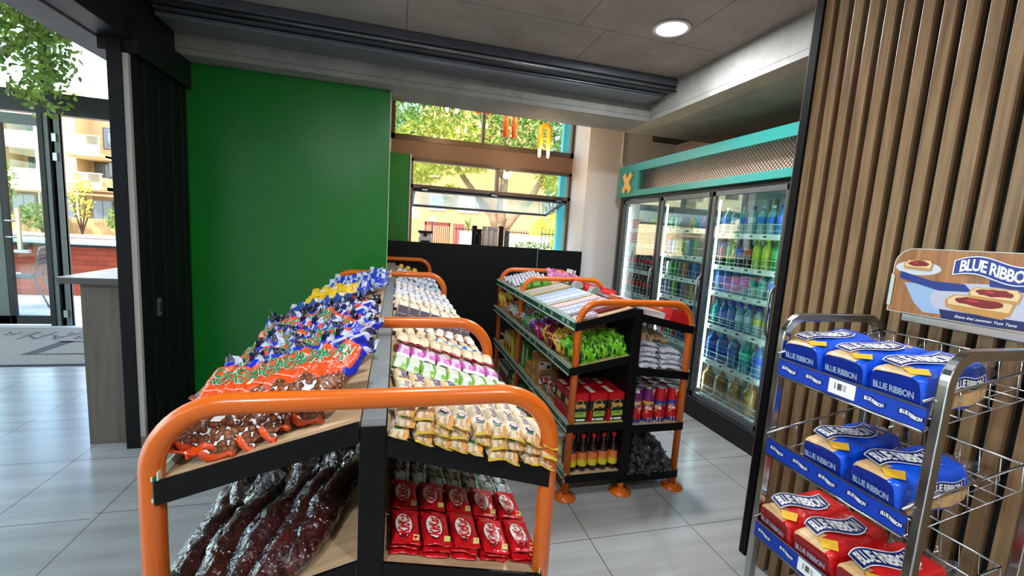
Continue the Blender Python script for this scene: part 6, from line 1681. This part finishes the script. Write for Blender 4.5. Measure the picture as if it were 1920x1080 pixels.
# ================================================================ drinks in the cooler
M_cola = mat('cola', (30, 12, 8), .08, coat=.9); M_lred = mat('label_cola_red', (214, 36, 40), .35); M_capred = mat('cap_cola', (200, 30, 34), .35)
def liq(n, c): return mat('drink_' + n, c, .1, coat=.9)
def clearw(n, c): return mat('water_' + n, c, .06, coat=1.0, trans=.55, ior=1.2)
K = {}
K['cola'] = bottle('cola_bottle', .2, .030, M_cola, M_capred, M_lred, (.42, .62), .012, sh=.66)
K['colabig'] = bottle('cola_bottle', .215, .032, M_cola, M_capred, M_lred, (.40, .62), .012, sh=.66)
def soda(n, c, cap, lab): return bottle('soda_bottle', .225, .036, liq(n, c), mat('cap_' + n, cap, .35), mat('label_' + n, lab, .35), (.38, .66), .013, sh=.70)
K['dark'] = soda('dark', (50, 22, 20), (30, 30, 30), (160, 70, 60)); K['greens'] = soda('greens', (50, 150, 40), (40, 160, 60), (60, 170, 60)); K['blues'] = soda('blues', (30, 36, 80), (50, 60, 190), (60, 90, 210))
K['rust'] = soda('rust', (60, 26, 24), (60, 30, 30), (200, 90, 60)); K['limes'] = soda('limes', (160, 180, 50), (200, 200, 60), (190, 200, 60)); K['emer'] = soda('emer', (20, 130, 50), (30, 150, 60), (70, 170, 110))
def water(n, c, cap, lab, h=.215, r=.034): return bottle('water_bottle', h, r, clearw(n, c), mat('wcap_' + n, cap, .35), mat('wlabel_' + n, lab, .35), (.40, .62), .013, sh=.70, ribs=7)
K['w1'] = water('a', (60, 150, 220), (36, 60, 200), (80, 110, 210)); K['w2'] = water('b', (120, 170, 220), (60, 60, 190), (150, 110, 180)); K['w3'] = water('c', (60, 190, 190), (20, 150, 150), (40, 160, 160)); K['w4'] = water('d', (170, 210, 226), (226, 230, 236), (40, 110, 210))
K['w5'] = water('e', (150, 200, 220), (70, 60, 200), (180, 210, 226)); K['w6'] = water('f', (190, 212, 210), (60, 60, 190), (200, 200, 90))
K['t1'] = water('g', (50, 130, 220), (40, 110, 220), (50, 90, 200), .255, .048); K['t2'] = water('h', (110, 170, 226), (210, 220, 232), (50, 80, 200), .255, .048); K['t3'] = water('i', (90, 190, 200), (60, 190, 160), (60, 210, 170), .255, .048)
K['ginger'] = bottle('ginger_beer_bottle', .27, .05, liq('ginger', (176, 128, 66)), mat('cap_ginger', (236, 234, 230), .35), None, (.4, .6), .015, sh=.66)
gbm = MB(); 
def dcan(n, c, top=(190, 192, 198), h=.145, r=.027):
    m = mat('dcan_' + n, c, .28, .35); t = mat('dcan_top', top, .25, .8)
    return MB().lathe([(r * .8, 0, t), (r, .006, m), (r, h - .016, m), (r * .84, h - .003, t), (r * .84, h, t), (r * .76, h - .003, t)], m, 16).mesh('drink_can')
CN = {n: dcan(n, c) for n, c in (('white', (226, 226, 226)), ('green', (60, 150, 60)), ('lime', (150, 190, 60)), ('navy', (60, 66, 96)), ('orange', (206, 130, 60)), ('grey', (130, 132, 156)), ('pink', (190, 110, 120)), ('goldc', (190, 160, 96)), ('blue', (70, 120, 200)), ('red', (200, 50, 50)), ('black', (40, 36, 40)), ('brown', (120, 90, 80)), ('teal', (60, 150, 160)), ('silver', (200, 204, 210)))}
SC = {n: dcan('s' + n, c, h=.115, r=.030) for n, c in (('red', (200, 44, 50)), ('green', (50, 140, 60)), ('grey', (150, 140, 140)), ('yellow', (214, 190, 60)), ('blue', (80, 150, 220)), ('lilac', (150, 120, 190)), ('cyan', (60, 170, 190)), ('white', (224, 224, 226)))}
bayn = ['left', 'middle', 'right']; shn = ['top', 'second', 'third', 'fourth', 'fifth', 'sixth']
def fill(b, s, seq, kind, rows=2, names=None, pitch=None):
    y0, y1 = bays[b]; z = SH[b][s]; n = len(seq)
    for r in range(rows):
        for i, key in enumerate(seq):
            y = y1 - .05 - (y1 - y0 - .1) * (i / (n - 1))
            x = XC + .135 + r * (pitch or .078)
            where = f'{nth(i, n)}, {shn[s]} shelf, {bayn[b]} door' + (', back row' if r else '')
            mw_ = T(x, y, z - .0015) @ RZ(RJ.uniform(-.4, .4))
            if kind == 'can': place('drink_can', CN[key], mw_, f'tall {key.replace("goldc", "gold")} drink can, {where}', 'drink can', f'tall cans on the {shn[s]} shelf, {bayn[b]} door')
            elif kind == 'small': place('drink_can', SC[key], mw_, f'{key} soft drink can, {where}', 'drink can', f'small cans on the {shn[s]} shelf, {bayn[b]} door')
            else:
                nm, ds = names[key] if names else ('bottle', 'bottle')
                put_bottle(nm, K[key], mw_, f'{ds}, {where}', 'bottle', f'bottles on the {shn[s]} shelf, {bayn[b]} door')
NM = {'cola': ('cola_bottle', 'dark cola bottle with red label'), 'colabig': ('cola_bottle', 'large dark cola bottle, red label'), 'dark': ('soda_bottle', 'dark soda bottle'), 'greens': ('soda_bottle', 'green soda bottle'), 'blues': ('soda_bottle', 'dark soda bottle with blue label'),
      'rust': ('soda_bottle', 'dark soda bottle with rusty label'), 'limes': ('soda_bottle', 'lime yellow soda bottle'), 'emer': ('soda_bottle', 'deep green soda bottle'), 'w1': ('water_bottle', 'blue water bottle'), 'w2': ('water_bottle', 'pale water bottle with violet label'),
      'w3': ('water_bottle', 'turquoise water bottle'), 'w4': ('water_bottle', 'clear water bottle with white cap'), 'w5': ('water_bottle', 'clear water bottle with violet cap'), 'w6': ('water_bottle', 'clear water bottle with yellow label'),
      't1': ('water_bottle', 'large blue water bottle'), 't2': ('water_bottle', 'large pale blue water bottle'), 't3': ('water_bottle', 'large turquoise water bottle'), 'ginger': ('ginger_beer_bottle', 'amber ginger beer bottle with white cap')}
fill(0, 0, ['red', 'red', 'red', 'grey', 'grey', 'yellow', 'yellow', 'yellow', 'red'], 'small')
fill(0, 1, ['red', 'red', 'red', 'green', 'green', 'red', 'green', 'grey', 'red'], 'small')
fill(0, 2, ['cola'] * 9, 'b', 2, NM); fill(0, 3, ['colabig'] * 9, 'b', 2, NM); fill(0, 4, ['cola'] * 9, 'b', 1, NM); fill(0, 5, ['colabig'] * 9, 'b', 1, NM)
fill(1, 0, ['green', 'white', 'grey', 'grey', 'yellow', 'cyan', 'lilac', 'blue', 'lilac'], 'small')
fill(1, 1, ['blue', 'white', 'silver', 'lime', 'silver', 'teal', 'green', 'brown', 'silver', 'blue'], 'can')
fill(1, 2, ['white', 'green', 'green', 'grey', 'orange', 'navy', 'blue', 'navy', 'white', 'blue'], 'can')
fill(1, 3, ['grey', 'grey', 'lime', 'navy', 'grey', 'pink', 'goldc', 'black', 'brown', 'pink'], 'can')
fill(1, 4, ['red', 'black', 'red', 'white', 'green', 'red', 'black', 'blue', 'red', 'white'], 'can', 1)
fill(1, 5, ['red', 'black', 'green', 'red', 'blue', 'black', 'red', 'green', 'orange', 'white'], 'can', 1)
fill(1, 6 - 0, [], 'can') if False else None
fill(2, 0, ['w4', 'w5', 'w4', 'w5', 'w4', 'w4', 'w1', 'w1'], 'b', 1, NM)
fill(2, 1, ['dark', 'greens', 'blues', 'rust', 'limes', 'limes', 'emer', 'emer'], 'b', 2, NM)
fill(2, 2, ['w1', 'w1', 'w2', 'w2', 'w3', 'w3', 'w4', 'w4'], 'b', 2, NM)
fill(2, 3, ['w3', 'w1', 'w1', 'w5', 'w5', 'w6', 'w6', 'w4'], 'b', 2, NM)
fill(2, 4, ['t1', 't1', 't2', 't3', 't2', 't3'], 'b', 1, NM, .1)
fill(2, 5, ['ginger', 'ginger', 'ginger', 'ginger', 'ginger'], 'b', 1, NM, .1)
# lettering on the ginger beer bottles
gt_ = MB()
def wr_(x, y, r=.0508): a = x / r; return (-(r) * math.cos(a), r * -math.sin(a), y)
for s, z in (('GINGER', .150), ('BEER', .134)):
    v, f, w = text2d(s, 1, .04); k = .052 / w if s == 'GINGER' else .036 / w
    gt_.add([wr_(x * k, y * k * 1.2 + z) for x, y in v], f, mat('ginger_letter', (236, 220, 150), .4))
gtm = gt_.mesh('lettering')
for o in list(COL.objects):
    if o.name.startswith('ginger_beer_bottle'): link_mesh('lettering', gtm, RZ(-o.rotation_euler.z if False else 0), o)

# ================================================================ things on the service counter, neon lamps
def cupstack(x, n, r0, m, label, y=5.12, z0=1.2905):
    mb = MB()
    for k in range(n):
        z = k * .0125; mb.lathe([(r0 * .8, z), (r0, z + .075 if k == n - 1 else z + .03), (r0 * 1.06, (z + .078) if k == n - 1 else z + .033)], m, 18)
    o = mb.build('cup_stack', None, (x, y, z0)); tag(o, label, 'cups', 'cup stacks on the service counter')
M_cupw = mat('cup_white', (214, 206, 204), .4); M_cupb = mat('cup_black', (44, 42, 44), .35); M_cupk = mat('cup_grey', (120, 116, 118), .4)
for i, (x, n, m, lb) in enumerate(((.885, 16, M_cupb, 'black cup stack at the left end of the stacks'), (.945, 13, M_cupb, 'second black cup stack, slightly shorter'), (1.01, 16, M_cupw, 'pale cup stack beside the second black one'), (1.075, 16, M_cupw, 'pale cup stack in the middle of the row'),
                                   (1.14, 15, M_cupw, 'pale cup stack left of the tall dark one'), (1.21, 17, M_cupb, 'tall dark cup stack on the right'), (1.285, 13, M_cupk, 'dark grey cup stack at the right end'))):
    cupstack(x, n, .032, m, lb)
cm = empty('coffee_machine', (.31, 5.12, 1.2905)); tag(cm, 'white and black coffee grinder standing at the left of the service counter', 'coffee machine')
MB().box((-.07, -.06, .0), (.07, .06, .10), M_cupw).build('body', cm, bevel=.006); MB().box((-.08, -.065, .14), (.08, .065, .17), M_black).box((-.02, -.07, .11), (.02, -.06, .14), M_black).build('hopper_lid', cm, bevel=.004); MB().box((-.05, -.064, .02), (.05, -.061, .06), M_black).box((-.06, -.05, .10), (.06, .05, .14), M_cupw).build('front_panel', cm)
def neon_light(g, dz):
    ld = bpy.data.lights.new('lamp', 'POINT'); ld.energy = 3.0; ld.shadow_soft_size = .05; ld.color = (1.0, .72, .45)
    lo = bpy.data.objects.new('lamp', ld); COL.objects.link(lo); lo.parent = g; lo.location = (0, -.05, dz)
def neon(x, y, z, h, col, gap, r, lab, up=False):
    g = empty('tube_lamp', (x, y, z)); tag(g, lab, 'lamp', 'bent tube pendant lamps behind the beam')
    mt = mat('tube_%d' % col[1], col, .35, coat=.4)
    s = 1 if not up else -1
    MB().tube(round_path([(-gap / 2, 0, -h * s), (-gap / 2, 0, 0), (gap / 2, 0, 0), (gap / 2, 0, -h * s)], gap / 2 * .98, 10), r, mt, 14).build('bent_tube', g)
    for q in (-1, 1):
        MB().lathe([(.0, 0), (.014, .01), (.017, .04), (.012, .08), (0, .095)], mat('bulb_glow', (255, 214, 140), emit=22), 12, caps=False, M=T(q * gap / 2, 0, -h * s) @ RX(math.pi if s > 0 else 0)).build('bulb', g)
    MB().tube([(0, 0, r), (0, 0, 3.35 - z)], .003, M_black, 6).build('cord', g)
    neon_light(g, -.1 - h)
def pair(x, y, z, h, col, gap, r, lab):
    g = empty('tube_lamp', (x, y, z)); tag(g, lab, 'lamp', 'bent tube pendant lamps behind the beam')
    mt = mat('tube_%d' % col[1], col, .35, coat=.4)
    for q in (-1, 1):
        tb_ = MB().tube([(q * gap / 2, 0, 0), (q * gap / 2, 0, h)], r, mt, 14).build('tube', g)
        MB().lathe([(.014, h), (.017, h + .04), (.012, h + .08), (0, h + .095)], mat('bulb_glow', (255, 214, 140), emit=22), 12, caps=False, M=T(q * gap / 2, 0, 0)).build('bulb', tb_)
    MB().tube([(-gap / 2, 0, h * .8), (0, 0, h * .8 + .01), (gap / 2, 0, h * .8)], .008, M_black, 6).tube([(0, 0, h * .8), (0, 0, 3.35 - z)], .003, M_black, 6).build('cord', g)
neon(1.51, 4.6, 2.66, .24, (240, 158, 24), .098, .031, 'yellow inverted U tube lamp hanging lowest, with two glowing bulbs')
pair(1.12, 4.6, 2.50, .42, (236, 96, 26), .095, .028, 'orange twin tube lamp hanging left of the yellow one')
neon(.82, 4.6, 2.58, -.45, (226, 84, 24), .1, .028, 'orange red upright U tube lamp left of the long orange one') if False else None
pair(.82, 4.6, 2.70, .12, (228, 84, 22), .10, .028, 'short orange red twin tube lamp, third from the right')
neon(.50, 4.6, 3.22, .46, (240, 158, 25), .10, .028, 'yellow tube lamp hanging high beside the left window mullion')
neon(1.25, 4.35, 3.2, .45, (226, 84, 23), .10, .028, 'red orange tube lamp hanging high behind the concrete beam')
# conduit on the pillar
cd = MB().tube(round_path([(2.60, 4.88, 3.3), (2.60, 4.88, 2.42), (2.66, 4.86, 2.335)], .04, 5), .010, M_pillar, 10).tube([(2.60, 4.885, 2.62), (2.60, 4.885, 2.64)], .018, M_pillar, 10).build('wall_conduit')
tag(cd, 'thin painted conduit running down the pillar onto the cooler header', 'conduit')
